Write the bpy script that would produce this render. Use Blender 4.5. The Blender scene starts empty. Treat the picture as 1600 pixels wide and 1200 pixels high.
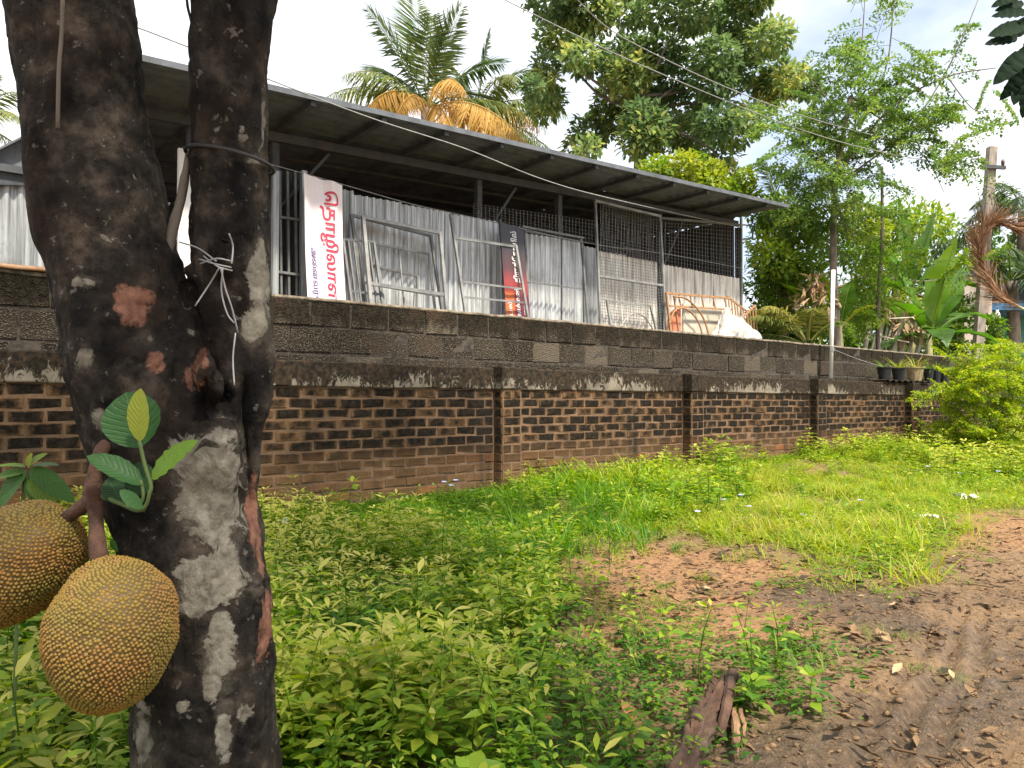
import bpy, bmesh, math, random
import numpy as np
from mathutils import Vector

SC = bpy.context.scene
COL = SC.collection
R = math.radians
rng = np.random.default_rng(7)
random.seed(7)

# ------------------------------------------------------------------ camera, sky, sun, exposure
PITCH = math.atan(30 / 1200)
cam = bpy.data.cameras.new('camera')
cam.lens = 27.0
cam.sensor_width = 36.0
cam.clip_start = 0.05
cam.clip_end = 2000
cam_o = bpy.data.objects.new('camera', cam)
COL.objects.link(cam_o)
cam_o.location = (0, 0, 0.9)
cam_o.rotation_euler = (math.pi / 2 + PITCH, 0, 0)
SC.camera = cam_o

SUN_EL, SUN_AZ = R(57), math.atan2(0.52, -0.85)      # azimuth from +Y towards +X
sun_dir = Vector((math.sin(SUN_AZ) * math.cos(SUN_EL), math.cos(SUN_AZ) * math.cos(SUN_EL), math.sin(SUN_EL)))
world = bpy.data.worlds.new('World')
SC.world = world
world.use_nodes = True
wn = world.node_tree
wn.nodes.clear()
wo = wn.nodes.new('ShaderNodeOutputWorld')
bg = wn.nodes.new('ShaderNodeBackground')
bg.inputs['Strength'].default_value = 0.12
sky = wn.nodes.new('ShaderNodeTexSky')
sky.sky_type = 'NISHITA'
sky.sun_disc = False
sky.sun_elevation = SUN_EL
sky.sun_rotation = SUN_AZ
sky.dust_density = 2.0
wtc = wn.nodes.new('ShaderNodeTexCoord')
wmp = wn.nodes.new('ShaderNodeMapping')
wmp.inputs['Scale'].default_value = (1.0, 1.0, 2.2)
wmp.inputs['Location'].default_value = (0.35, 0.2, 0.1)
wno = wn.nodes.new('ShaderNodeTexNoise')
wno.inputs['Scale'].default_value = 2.1
wno.inputs['Detail'].default_value = 7
wno.inputs['Roughness'].default_value = 0.52
wrm = wn.nodes.new('ShaderNodeValToRGB')
wrm.color_ramp.elements[0].position = 0.31
wrm.color_ramp.elements[1].position = 0.55
wmx = wn.nodes.new('ShaderNodeMix')
wmx.data_type = 'RGBA'
wn2 = wn.nodes.new('ShaderNodeTexNoise')
wn2.inputs['Scale'].default_value = 3.4
wn2.inputs['Detail'].default_value = 4
wr2 = wn.nodes.new('ShaderNodeValToRGB')
wr2.color_ramp.elements[0].position = 0.3
wr2.color_ramp.elements[0].color = (5.0, 5.2, 5.7, 1)
wr2.color_ramp.elements[1].position = 0.7
wr2.color_ramp.elements[1].color = (7.0, 6.95, 6.85, 1)
L = wn.links.new
L(wtc.outputs['Generated'], wmp.inputs['Vector'])
L(wmp.outputs[0], wno.inputs['Vector'])
L(wmp.outputs[0], wn2.inputs['Vector'])
L(wno.outputs['Fac'], wrm.inputs[0])
L(wn2.outputs['Fac'], wr2.inputs[0])
L(wrm.outputs[0], wmx.inputs['Factor'])
L(sky.outputs[0], wmx.inputs['A'])
L(wr2.outputs[0], wmx.inputs['B'])
L(wmx.outputs['Result'], bg.inputs['Color'])
L(bg.outputs[0], wo.inputs[0])

sl = bpy.data.lights.new('sun', 'SUN')
sl.energy = 3.8
sl.angle = R(5)
sl.color = (1.0, 0.92, 0.78)
sun_o = bpy.data.objects.new('sun', sl)
COL.objects.link(sun_o)
sun_o.rotation_euler = (-sun_dir).to_track_quat('-Z', 'Y').to_euler()

vs = SC.view_settings
vs.view_transform = 'Standard'
vs.look = 'None'
vs.gamma = 1.0
vs.exposure = 1.12
vs.use_curve_mapping = False
SC.cycles.max_bounces = 6
SC.cycles.transparent_max_bounces = 4
SC.cycles.use_denoising = True

# ------------------------------------------------------------------ measuring helpers
CAMP = np.array([0, 0, 0.9])
FWD = np.array([0, math.cos(PITCH), math.sin(PITCH)])
UPV = np.array([0, -math.sin(PITCH), math.cos(PITCH)])
RGT = np.array([1.0, 0, 0])
WA = R(50.8)
DV = np.array([math.sin(WA), math.cos(WA), 0])          # along the walls, away from the viewer
NV = np.array([math.cos(WA), -math.sin(WA), 0])         # out of the walls, towards the lane
ZV = np.array([0, 0, 1.0])


def ray(px, py):
    return FWD + (px - 800) / 1200 * RGT + (600 - py) / 1200 * UPV


def W(px, py, dep):
    """world point seen at a photo pixel at a given distance"""
    return CAMP + dep * ray(px, py)


def H(px, py, D):
    """world point seen at a photo pixel on the vertical plane D metres off, parallel to the walls"""
    r = ray(px, py)
    return CAMP + r * (D / float(np.dot(r, -NV)))


def LW(s, D, z):
    """wall coordinates -> world"""
    return -NV * D + DV * s + ZV * z


def SD(p):
    return float(np.dot(p, DV)), float(np.dot(p, -NV))


def proj(P):
    """world points (n,3) -> photo pixels"""
    Q = np.asarray(P) - CAMP
    f = np.maximum(Q @ FWD, 1e-3)
    return 800 + 1200 * (Q @ RGT) / f, 600 - 1200 * (Q @ UPV) / f


def _h(ix, iy, iz, seed):
    n = (ix * 374761393 + iy * 668265263 + iz * 2147483647 + seed * 974634777).astype(np.int64)
    n = (n ^ (n >> 13)) * 1274126177
    n = n & 0x7fffffff
    n = (n ^ (n >> 16)) & 0xffff
    return n / 65535.0


def vnoise(P, seed=0):
    P = np.asarray(P, float)
    i = np.floor(P).astype(np.int64)
    f = P - i
    f = f * f * (3 - 2 * f)
    r = 0
    for dx in (0, 1):
        for dy in (0, 1):
            for dz in (0, 1):
                w = (f[:, 0] if dx else 1 - f[:, 0]) * (f[:, 1] if dy else 1 - f[:, 1]) * (f[:, 2] if dz else 1 - f[:, 2])
                r = r + w * _h(i[:, 0] + dx, i[:, 1] + dy, i[:, 2] + dz, seed)
    return r * 2 - 1


def fbm(P, octv=4, seed=0):
    P = np.asarray(P, float)
    a, r = 1.0, 0
    for k in range(octv):
        r = r + a * vnoise(P * (2 ** k) + 17.3 * k, seed + k)
        a *= 0.5
    return r


def inpoly(px, py, poly):
    px, py = np.asarray(px, float), np.asarray(py, float)
    r = np.zeros(px.shape, bool)
    n = len(poly)
    for k in range(n):
        x0, y0 = poly[k]
        x1, y1 = poly[(k + 1) % n]
        if y0 == y1:
            continue
        c = ((y0 > py) != (y1 > py)) & (px < (x1 - x0) * (py - y0) / (y1 - y0) + x0)
        r ^= c
    return r


def sstep(a, b, x):
    t = np.clip((x - a) / (b - a), 0, 1)
    return t * t * (3 - 2 * t)


# ------------------------------------------------------------------ object helpers
ORG = {}


def link(o, parent=None, kind=None):
    COL.objects.link(o)
    if parent is not None:
        o.parent = parent
    if kind:
        o['kind'] = kind
    return o


def thing(name, label, cat, loc, group=None):
    o = bpy.data.objects.new(name, None)
    o.empty_display_size = 0.05
    o.location = tuple(loc)
    COL.objects.link(o)
    o['label'] = label
    o['category'] = cat
    o['kind'] = 'thing'
    if group:
        o['group'] = group
    ORG[o.name] = np.array(loc, float)
    return o


def tag(o, label, cat, group=None):
    o['label'] = label
    o['category'] = cat
    o['kind'] = 'thing'
    if group:
        o['group'] = group
    return o


def mesh_np(name, V, F, attrs=None, uv=None, smooth=False):
    V = np.ascontiguousarray(V, dtype=np.float32)
    me = bpy.data.meshes.new(name)
    if isinstance(F, np.ndarray):
        F = np.ascontiguousarray(F, dtype=np.int32)
        n, k = F.shape
        me.vertices.add(len(V))
        me.vertices.foreach_set('co', V.ravel())
        me.loops.add(n * k)
        me.loops.foreach_set('vertex_index', F.ravel())
        me.polygons.add(n)
        me.polygons.foreach_set('loop_start', np.arange(0, n * k, k, dtype=np.int32))
        me.update(calc_edges=True)
    else:
        me.from_pydata([tuple(map(float, v)) for v in V], [], F)
    if attrs:
        for an, av in attrs.items():
            a = me.attributes.new(an, 'FLOAT', 'POINT')
            a.data.foreach_set('value', np.ascontiguousarray(av, dtype=np.float32))
    if uv is not None:
        ul = me.uv_layers.new(name='UVMap')
        li = np.empty(len(me.loops), dtype=np.int32)
        me.loops.foreach_get('vertex_index', li)
        ul.data.foreach_set('uv', np.ascontiguousarray(np.asarray(uv)[li], dtype=np.float32).ravel())
    if smooth:
        me.polygons.foreach_set('use_smooth', np.ones(len(me.polygons), dtype=bool))
    return me


def put(name, V, F, m, parent=None, loc=None, attrs=None, uv=None, smooth=False, kind=None):
    """one mesh object; V is in world coordinates"""
    V = np.asarray(V, float)
    if parent is not None:
        o0 = ORG[parent.name]
        V = V - o0
    else:
        o0 = np.array(loc if loc is not None else (V[:, 0].mean(), V[:, 1].mean(), V[:, 2].min()), float)
        V = V - o0
    me = mesh_np(name, V, F, attrs, uv, smooth)
    me.materials.append(m)
    o = bpy.data.objects.new(name, me)
    if parent is None:
        o.location = tuple(o0)
    link(o, parent, kind)
    ORG[o.name] = o0
    return o


class G:
    """collects world-space geometry"""

    def __init__(self):
        self.V, self.F, self.n, self.A, self.U = [], [], 0, [], []

    def add(self, V, F, a=0.5, uv=None):
        V = np.asarray(V, float).reshape(-1, 3)
        self.V.append(V)
        self.F += [tuple(int(i) + self.n for i in f) for f in F]
        self.A.append(np.full(len(V), a) if np.isscalar(a) else np.asarray(a, float))
        self.U.append(np.zeros((len(V), 2)) if uv is None else np.asarray(uv, float))
        self.n += len(V)
        return self

    def bar(self, a, b, w, t=None, up=None):
        """square tube from a to b"""
        a, b = np.asarray(a, float), np.asarray(b, float)
        t = w if t is None else t
        d = b - a
        d /= np.linalg.norm(d) + 1e-9
        u = np.asarray(NV if up is None else up, float)
        u = u - d * np.dot(u, d)
        if np.linalg.norm(u) < 1e-3:
            u = np.array([0, 0, 1.0]) - d * d[2]
        u /= np.linalg.norm(u)
        v = np.cross(d, u)
        c = [(-1, -1), (1, -1), (1, 1), (-1, 1)]
        V = [p + u * x * t / 2 + v * y * w / 2 for p in (a, b) for x, y in c]
        self.add(V, [(0, 1, 5, 4), (1, 2, 6, 5), (2, 3, 7, 6), (3, 0, 4, 7), (3, 2, 1, 0), (4, 5, 6, 7)])
        return self

    def tube(self, pts, rad, n=6, cap=True, a=0.5):
        V, F = tube(pts, rad, n, cap)
        self.add(V, F, a)
        return self

    def box(self, lo, hi):
        x0, y0, z0 = lo
        x1, y1, z1 = hi
        V = [(x0, y0, z0), (x1, y0, z0), (x1, y1, z0), (x0, y1, z0), (x0, y0, z1), (x1, y0, z1), (x1, y1, z1), (x0, y1, z1)]
        self.add(V, BOXF)
        return self

    def wbox(self, s0, s1, D0, D1, z0, z1):
        """box in wall coordinates, D0 the nearer face"""
        V = [LW(s, D, z) for z in (z0, z1) for s, D in ((s0, D0), (s1, D0), (s1, D1), (s0, D1))]
        self.add(V, BOXF)
        return self

    def put(self, name, m, parent=None, smooth=False, kind=None, loc=None):
        return put(name, np.concatenate(self.V), self.F, m, parent, loc, {'tint': np.concatenate(self.A)},
                   np.concatenate(self.U), smooth, kind)


BOXF = [(0, 3, 2, 1), (4, 5, 6, 7), (0, 1, 5, 4), (1, 2, 6, 5), (2, 3, 7, 6), (3, 0, 4, 7)]


def tube(pts, rad, n=6, cap=True):
    pts = np.asarray(pts, float)
    m = len(pts)
    rad = np.full(m, rad) if np.isscalar(rad) else np.asarray(rad, float)
    T = np.gradient(pts, axis=0)
    T /= np.linalg.norm(T, axis=1)[:, None] + 1e-9
    u = np.cross(T[0], (0, 0, 1.0))
    if np.linalg.norm(u) < 0.1:
        u = np.cross(T[0], (0, 1.0, 0))
    V = []
    ang = np.linspace(0, 2 * math.pi, n, endpoint=False)
    for k in range(m):
        u = u - T[k] * np.dot(u, T[k])
        u /= np.linalg.norm(u) + 1e-9
        v = np.cross(T[k], u)
        V.append(pts[k] + rad[k] * (np.cos(ang)[:, None] * u + np.sin(ang)[:, None] * v))
    V = np.concatenate(V)
    F = [(k * n + i, k * n + (i + 1) % n, (k + 1) * n + (i + 1) % n, (k + 1) * n + i) for k in range(m - 1) for i in range(n)]
    if cap:
        F.append(tuple(range(n - 1, -1, -1)))
        F.append(tuple(range((m - 1) * n, m * n)))
    return V, F


def spline(ctrl, n=16):
    """Catmull-Rom through control points"""
    c = np.asarray(ctrl, float)
    c = np.concatenate([[2 * c[0] - c[1]], c, [2 * c[-1] - c[-2]]])
    out = []
    k = len(c) - 3
    for t in np.linspace(0, k - 1e-6, n):
        i = int(t)
        f = t - i
        p0, p1, p2, p3 = c[i:i + 4]
        out.append(0.5 * (2 * p1 + (p2 - p0) * f + (2 * p0 - 5 * p1 + 4 * p2 - p3) * f * f + (3 * p1 - p0 - 3 * p2 + p3) * f ** 3))
    return np.array(out)


def unit(v):
    v = np.asarray(v, float)
    return v / (np.linalg.norm(v) + 1e-9)


# ------------------------------------------------------------------ material helpers
class MT:
    def __init__(self, name):
        self.m = bpy.data.materials.new(name)
        self.m.use_nodes = True
        self.nt = self.m.node_tree
        self.b = self.nt.nodes['Principled BSDF']
        self.out = self.nt.nodes['Material Output']
        self._pos = None

    def n(self, t, **kw):
        x = self.nt.nodes.new('ShaderNode' + t)
        for k, v in kw.items():
            if k in x.inputs:
                self.s(x, k, v)
            else:
                setattr(x, k, v)
        return x

    def s(self, node, k, v):
        if hasattr(v, 'is_linked') or isinstance(v, bpy.types.NodeSocket):
            self.nt.links.new(v, node.inputs[k])
        else:
            node.inputs[k].default_value = v

    def pos(self):
        if self._pos is None:
            self._pos = self.n('NewGeometry').outputs['Position']
        return self._pos

    def noise(self, scale, detail=4, rough=0.55, vec=None, stretch=None, dist=0.0):
        v = self.pos() if vec is None else vec
        if stretch is not None:
            mp = self.n('Mapping')
            self.s(mp, 'Vector', v)
            mp.inputs['Scale'].default_value = stretch
            v = mp.outputs[0]
        x = self.n('TexNoise', Scale=scale, Detail=detail, Roughness=rough, Distortion=dist)
        self.s(x, 'Vector', v)
        return x.outputs['Fac']

    def ramp(self, fac, stops):
        x = self.n('ValToRGB')
        cr = x.color_ramp
        while len(cr.elements) < len(stops):
            cr.elements.new(0.5)
        for e, (p, c) in zip(cr.elements, stops):
            e.position = p
            e.color = (c, c, c, 1) if np.isscalar(c) else (*c, 1)
        self.s(x, 'Fac', fac)
        return x.outputs[0]

    def mix(self, fac, a, b):
        x = self.n('Mix', data_type='RGBA')
        self.s(x, 'Factor', fac)
        for k, v in (('A', a), ('B', b)):
            if isinstance(v, tuple):
                v = (*v, 1)
            self.s(x, k, v)
        return x.outputs['Result']

    def math(self, op, a, b=None):
        x = self.n('Math', operation=op)
        for i, v in enumerate((a, b)):
            if v is None:
                continue
            if isinstance(v, bpy.types.NodeSocket):
                self.nt.links.new(v, x.inputs[i])
            else:
                x.inputs[i].default_value = v
        return x.outputs[0]

    def attr(self, nm):
        return self.n('Attribute', attribute_name=nm).outputs['Fac']

    def bump(self, h, strength=0.4, dist=0.01):
        x = self.n('Bump', Strength=strength, Distance=dist)
        self.s(x, 'Height', h)
        self.s(self.b, 'Normal', x.outputs[0])

    def col(self, c):
        self.s(self.b, 'Base Color', (*c, 1) if isinstance(c, tuple) else c)

    def p(self, **kw):
        for k, v in kw.items():
            self.s(self.b, k.replace('_', ' '), v)
        return self


def plain(name, c1, c2, scale=8, rough=0.7, metal=0.0, bump=0.2, bd=0.004, c3=None, lo=0.35, hi=0.65, stretch=None):
    t = MT(name)
    f = t.noise(scale, 6, 0.6, stretch=stretch)
    c = t.ramp(f, [(lo, c1), (hi, c2)] if c3 is None else [(lo, c1), ((lo + hi) / 2, c2), (hi, c3)])
    t.col(c)
    t.p(Roughness=rough, Metallic=metal)
    if bump:
        t.bump(t.noise(scale * 4, 5, 0.6, stretch=stretch), bump, bd)
    return t.m


def leafmat(name, stops, trans=0.35, rough=0.5, gloss=0.35, veins=False):
    """foliage: colour by leaf, light passing through"""
    t = MT(name)
    c = t.ramp(t.attr('tint'), stops)
    c = t.mix(t.math('MULTIPLY', t.noise(30, 2), 0.25), c, (0.02, 0.05, 0.01))
    if veins:
        sp_ = t.n('SeparateXYZ')
        t.s(sp_, 'Vector', t.n('UVMap').outputs[0])
        au = t.math('ABSOLUTE', t.math('SUBTRACT', sp_.outputs[0], 0.5))
        ph_ = t.math('SUBTRACT', t.math('MULTIPLY', sp_.outputs[1], 30.0), t.math('MULTIPLY', au, 17.0))
        vn = t.math('POWER', t.math('ABSOLUTE', t.math('COSINE', ph_)), 14.0)
        vn = t.math('MAXIMUM', vn, t.ramp(au, [(0.012, 1.0), (0.035, 0.0)]))
        c = t.mix(t.math('MULTIPLY', vn, 0.16), c, (0.20, 0.30, 0.10))
        t.bump(t.math('ADD', t.math('MULTIPLY', vn, -1.0), t.math('MULTIPLY', t.noise(40, 3), 0.8)), 0.4, 0.004)
        c = t.mix(t.ramp(t.noise(70, 4, 0.7), [(0.66, 0.0), (0.74, 0.6)]), c, (0.12, 0.08, 0.03))
    t.col(c)
    t.p(Roughness=rough)
    t.b.inputs['Specular IOR Level'].default_value = gloss
    tr = t.n('BsdfTranslucent')
    hs = t.n('HueSaturation', Saturation=1.1, Value=1.6)
    t.s(hs, 'Color', c)
    t.s(tr, 'Color', hs.outputs[0])
    mx = t.n('MixShader')
    mx.inputs[0].default_value = trans
    t.nt.links.new(t.b.outputs[0], mx.inputs[1])
    t.nt.links.new(tr.outputs[0], mx.inputs[2])
    t.nt.links.new(mx.outputs[0], t.out.inputs[0])
    return t.m

# ------------------------------------------------------------------ ground
def ground_z(x, y):
    x, y = np.asarray(x, float), np.asarray(y, float)
    sh = x.shape
    x, y = x.ravel(), y.ravel()
    P = np.stack([x, y, np.zeros_like(x)], 1)
    s, D = P @ DV, P @ -NV
    z = 0.03 * fbm(P * 0.7, 2, 3) + 0.012 * fbm(P * 4, 2, 5)
    z += 0.06 * sstep(4.2, 5.6, D) + 0.12 * sstep(4.5, 9, s) * sstep(4.0, 5.4, D)
    near = np.clip(1.4 - np.hypot(x - 1.6, y - 2.6) / 3.0, 0, 1)
    z += near * (0.012 * np.abs(fbm(P * 9, 3, 9)) + 0.006 * fbm(P * 24, 2, 11))
    a, b = TR0[:2], TR1[:2]
    d = (b - a) / np.linalg.norm(b - a)
    q = np.stack([x, y], 1) - a
    al = q @ d
    ac = q @ np.array([d[1], -d[0]]) + 0.02 * np.sin(al * 5)
    w = np.exp(-((ac - 0.06) / 0.13) ** 2) * sstep(-0.9, -0.2, al) * (1 - sstep(1.2, 2.4, al))
    z += w * (0.020 * np.cos(ac * 2 * math.pi / 0.085) - 0.028)
    return z.reshape(sh)


def on_ground(px, py):
    r = ray(px, py)
    p = CAMP + r * (0.9 / -r[2])
    for _ in range(4):
        z = float(ground_z(p[0], p[1]))
        p = CAMP + r * ((0.9 - z) / -r[2])
    return p


def flat_ground(px, py):
    r = ray(px, py)
    return CAMP + r * (0.9 / -r[2])


TR0, TR1 = flat_ground(1377, 1186), flat_ground(1457, 1024)


def axis(lo, hi, st, far, k):
    mid = np.arange(lo, hi + 1e-6, st)
    g = np.geomspace(st * 1.3, far, k)
    return np.concatenate([lo - g[::-1], mid, hi + g])


xs = axis(-2.4, 4.6, 0.026, 600, 42)
ys = axis(1.2, 5.6, 0.026, 800, 46)
X, Y = np.meshgrid(xs, ys)
Z = ground_z(X, Y)
nx, ny = len(xs), len(ys)
idx = np.arange(nx * ny).reshape(ny, nx)
F = np.stack([idx[:-1, :-1], idx[:-1, 1:], idx[1:, 1:], idx[1:, :-1]], -1).reshape(-1, 4)
GV = np.stack([X, Y, Z], -1).reshape(-1, 3)
gpx, gpy = proj(np.stack([GV[:, 0], GV[:, 1], np.zeros(len(GV))], 1))
front = GV[:, 1] > 0.6


def blob(px, py, cx, cy, rx, ry):
    return np.exp(-(((px - cx) / rx) ** 2 + ((py - cy) / ry) ** 2))


nz = fbm(GV * 1.6, 3, 21)
mud = np.clip(0.72 * blob(gpx, gpy, 1500, 1110, 300, 170) + 0.5 * blob(gpx, gpy, 1300, 945, 160, 40) + 0.8 * blob(gpx, gpy, 760, 1010, 150, 30)
              + 0.55 * blob(gpx, gpy, 900, 945, 60, 30) + 0.7 * blob(gpx, gpy, 1180, 1190, 200, 60) + 0.22 * nz, 0, 1)
mud = np.where(front, mud, 0.4)
red = np.clip(1.25 * blob(gpx, gpy, 1020, 905, 210, 45) + 1.2 * blob(gpx, gpy, 1120, 975, 200, 55) + 0.8 * blob(gpx, gpy, 1540, 830, 140, 40)
              + 0.25 * nz, 0, 1)
red = np.where(front, red, 0.3)

q_ = GV[:, :2] - TR0[:2]
d_ = (TR1 - TR0)[:2] / np.linalg.norm((TR1 - TR0)[:2])
wet = np.exp(-((q_ @ np.array([d_[1], -d_[0]]) - .06) / .16) ** 2) * sstep(-.9, -.2, q_ @ d_) * (1 - sstep(1.2, 2.4, q_ @ d_))

t = MT('soil')
n1 = t.noise(3.5, 8, 0.65)
n2 = t.noise(38, 6, 0.7)
n3 = t.noise(160, 3, 0.6)
dry = t.ramp(n2, [(0.3, (0.15, 0.09, 0.042)), (0.55, (0.27, 0.165, 0.082)), (0.75, (0.40, 0.265, 0.145))])
redc = t.ramp(n2, [(0.3, (0.19, 0.09, 0.036)), (0.52, (0.36, 0.19, 0.083)), (0.75, (0.50, 0.31, 0.16))])
mudc = t.ramp(n2, [(0.3, (0.045, 0.027, 0.014)), (0.52, (0.13, 0.082, 0.043)), (0.75, (0.26, 0.18, 0.105))])
sharp = t.math('ADD', t.attr('mud'), t.math('MULTIPLY', t.math('SUBTRACT', n1, 0.5), 0.9))
c = t.mix(t.ramp(t.math('ADD', t.attr('red'), t.math('MULTIPLY', t.math('SUBTRACT', n1, 0.5), 0.6)), [(0.25, 0.0), (0.6, 1.0)]), dry, redc)
mk = t.ramp(sharp, [(0.32, 0.0), (0.62, 1.0)])
c = t.mix(mk, c, mudc)
c = t.mix(t.ramp(n3, [(0.62, 0.0), (0.72, 0.5)]), c, (0.45, 0.34, 0.22))
t.col(c)
rg = t.ramp(t.math('ADD', t.math('MULTIPLY', mk, t.noise(7, 4)), t.math('MULTIPLY', t.attr('wet'), 0.45)), [(0.35, 0.95), (0.62, 0.42)])
t.p(Roughness=rg)
t.bump(t.math('ADD', n2, t.math('MULTIPLY', n3, 0.5)), 0.95, 0.025)
M_soil = t.m
M_clod = plain('clod_earth', (0.07, 0.042, 0.021), (0.24, 0.145, 0.072), 9, 0.95, 0, 0.5, 0.004)
gr = put('ground', GV, F, M_soil, loc=(0, 0, 0), attrs={'mud': mud, 'red': red, 'wet': wet}, smooth=True, kind='structure')

# ------------------------------------------------------------------ brick boundary wall
WD = 5.65                     # metres from the viewer to the plane of the brick faces
COURSE, BL = 0.084, 0.206
CAP0, CAP1 = 1.031, 1.232
PIL = [-1.14, 1.63, 4.39, 7.16, 9.93, 12.85]
PILW, PILP = 0.236, 0.13
WEND = 16.2

t = MT('old_brick')
oi = t.n('ObjectInfo').outputs['Random']
isl = t.n('NewGeometry').outputs['Random Per Island']
rnd = t.math('FRACT', t.math('ADD', oi, t.math('MULTIPLY', isl, 7.31)))
uvn = t.n('UVMap').outputs[0]
sep = t.n('SeparateXYZ')
t.s(sep, 'Vector', uvn)
eu = t.math('MULTIPLY', t.math('ABSOLUTE', t.math('SUBTRACT', sep.outputs[0], 0.5)), 2.0)
ev = t.math('MULTIPLY', t.math('ABSOLUTE', t.math('SUBTRACT', sep.outputs[1], 0.5)), 2.0)
edge = t.math('MAXIMUM', eu, t.math('MULTIPLY', ev, 0.93))
base = t.ramp(rnd, [(0.0, (0.115, 0.064, 0.032)), (0.4, (0.175, 0.098, 0.047)), (0.8, (0.14, 0.078, 0.039)), (0.92, (0.22, 0.105, 0.046)), (1.0, (0.33, 0.115, 0.045))])
base = t.mix(t.ramp(t.noise(60, 5), [(0.35, 0.0), (0.7, 0.5)]), base, (0.24, 0.145, 0.07))
sz = t.n('SeparateXYZ')
t.s(sz, 'Vector', t.pos())
zz = sz.outputs[2]
big = t.noise(0.75, 3)
hgt = t.ramp(zz, [(0.10, 0.0), (0.36, 0.40), (0.56, 1.0)])         # the lowest courses are coated with splashed earth
am = t.math('ADD', t.math('MULTIPLY', rnd, 0.65), t.math('MULTIPLY', big, 0.85))
am = t.math('ADD', t.math('SUBTRACT', am, -0.02), t.math('MULTIPLY', t.math('SUBTRACT', t.noise(14, 5, 0.65), 0.5), 1.3))
am = t.math('SUBTRACT', am, t.math('MULTIPLY', t.math('POWER', edge, 3.0), 0.6))
st = t.math('MULTIPLY', t.ramp(am, [(0.0, 0.0), (0.55, 1.0)]), hgt)
c = t.mix(st, base, t.ramp(t.noise(25, 4), [(0.4, (0.010, 0.008, 0.006)), (0.7, (0.034, 0.024, 0.016))]))
run = t.ramp(t.noise(3.2, 6, 0.6, stretch=(1, 1, 0.1)), [(0.56, 0.0), (0.70, 0.8)])
c = t.mix(run, c, (0.018, 0.015, 0.012))
t.col(c)
t.p(Roughness=0.95)
t.b.inputs['Specular IOR Level'].default_value = 0.15
t.bump(t.noise(70, 7, 0.72), 0.9, 0.010)
M_brick = t.m

t = MT('brick_mortar')
c = t.ramp(t.noise(18, 5), [(0.3, (0.115, 0.066, 0.036)), (0.55, (0.19, 0.115, 0.066)), (0.8, (0.29, 0.185, 0.115))])
c = t.mix(t.ramp(t.noise(4.5, 7, 0.7), [(0.46, 0.0), (0.66, 0.8)]), c, (0.04, 0.028, 0.019))
run = t.ramp(t.noise(3.2, 6, 0.6, stretch=(1, 1, 0.1)), [(0.56, 0.0), (0.70, 0.8)])
c = t.mix(run, c, (0.018, 0.015, 0.012))
t.col(c)
t.p(Roughness=0.95)
t.bump(t.noise(110, 5), 0.6, 0.006)
M_mortar = t.m

t = MT('cement_coping')
c = t.ramp(t.noise(9, 6), [(0.3, (0.13, 0.11, 0.085)), (0.55, (0.22, 0.19, 0.15)), (0.75, (0.32, 0.285, 0.23))])
sz = t.n('SeparateXYZ')
t.s(sz, 'Vector', t.pos())
drip = t.noise(16, 8, 0.7, stretch=(1, 1, 0.5), dist=1.2)
lev = t.math('MULTIPLY', t.math('SUBTRACT', sz.outputs[2], CAP0), 4.2)
lev = t.math('ADD', t.math('ADD', lev, t.math('MULTIPLY', t.math('SUBTRACT', drip, 0.5), 3.4)), t.math('ADD', t.math('MULTIPLY', t.math('SUBTRACT', t.noise(0.8, 3), 0.5), 3.0), 0.98))
moss = t.ramp(lev, [(0.86, 0.0), (1.12, 1.0)])
c = t.mix(moss, c, t.ramp(t.noise(30, 4), [(0.4, (0.017, 0.015, 0.012)), (0.75, (0.075, 0.05, 0.03))]))
t.col(c)
t.p(Roughness=0.95)
t.b.inputs['Specular IOR Level'].default_value = 0.15
t.bump(t.noise(70, 6, 0.7), 0.45, 0.006)
M_cap = t.m


def brick_mesh(name, w, h, dp, jit, seed, bev=0.006):
    r = np.random.default_rng(seed)
    V, U = [], []
    for (ins, b) in ((bev, 0.0), (0.0, -bev), (0.0, -dp)):
        for sx, sz_ in ((-1, -1), (1, -1), (1, 1), (-1, 1)):
            j = r.uniform(-jit, jit, 3) if b > -dp else np.zeros(3)
            a, z = sx * (w / 2 - ins) + j[0], sz_ * (h / 2 - ins) + j[1]
            V.append(DV * a + NV * (b + j[2] * 0.7) + ZV * z)
            U.append((a / w + 0.5, z / h + 0.5))
    F = [(0, 1, 2, 3)]
    for k in (0, 4):
        F += [(k + i, k + 4 + i, k + 4 + (i + 1) % 4, k + (i + 1) % 4) for i in range(4)]
    return np.array(V), F, np.array(U)


def wall_pieces(root, name, items, kinds, m, limit, label=None):
    """items (s, D, z, kind); the largest in view become objects, the rest one joined part"""
    C = np.array([LW(s, D, z) for s, D, z, k in items])
    px, py = proj(C)
    vis = ((px > -15) & (px < 150)) | ((px > 395) & (px < 1560))
    dist = np.linalg.norm(C - CAMP, axis=1) + np.where(vis, 0, 100)
    order = np.argsort(dist)
    single = set(order[:limit].tolist())
    meshes = {}
    for k, (V, F, U) in kinds.items():
        me = mesh_np(name, V, F, None, U)
        me.materials.append(m)
        meshes[k] = me
    rest = G()
    o0 = ORG[root.name]
    for i in order:
        s, D, z, k = items[i]
        if i in single:
            o = bpy.data.objects.new(name, meshes[k])
            o.location = tuple(C[i] - o0)
            link(o, root)
        else:
            V, F, U = kinds[k]
            rest.add(V + C[i], F, 0.5, U)
    if rest.n:
        rest.put(name + '_courses', m, root, kind='stuff')


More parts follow.
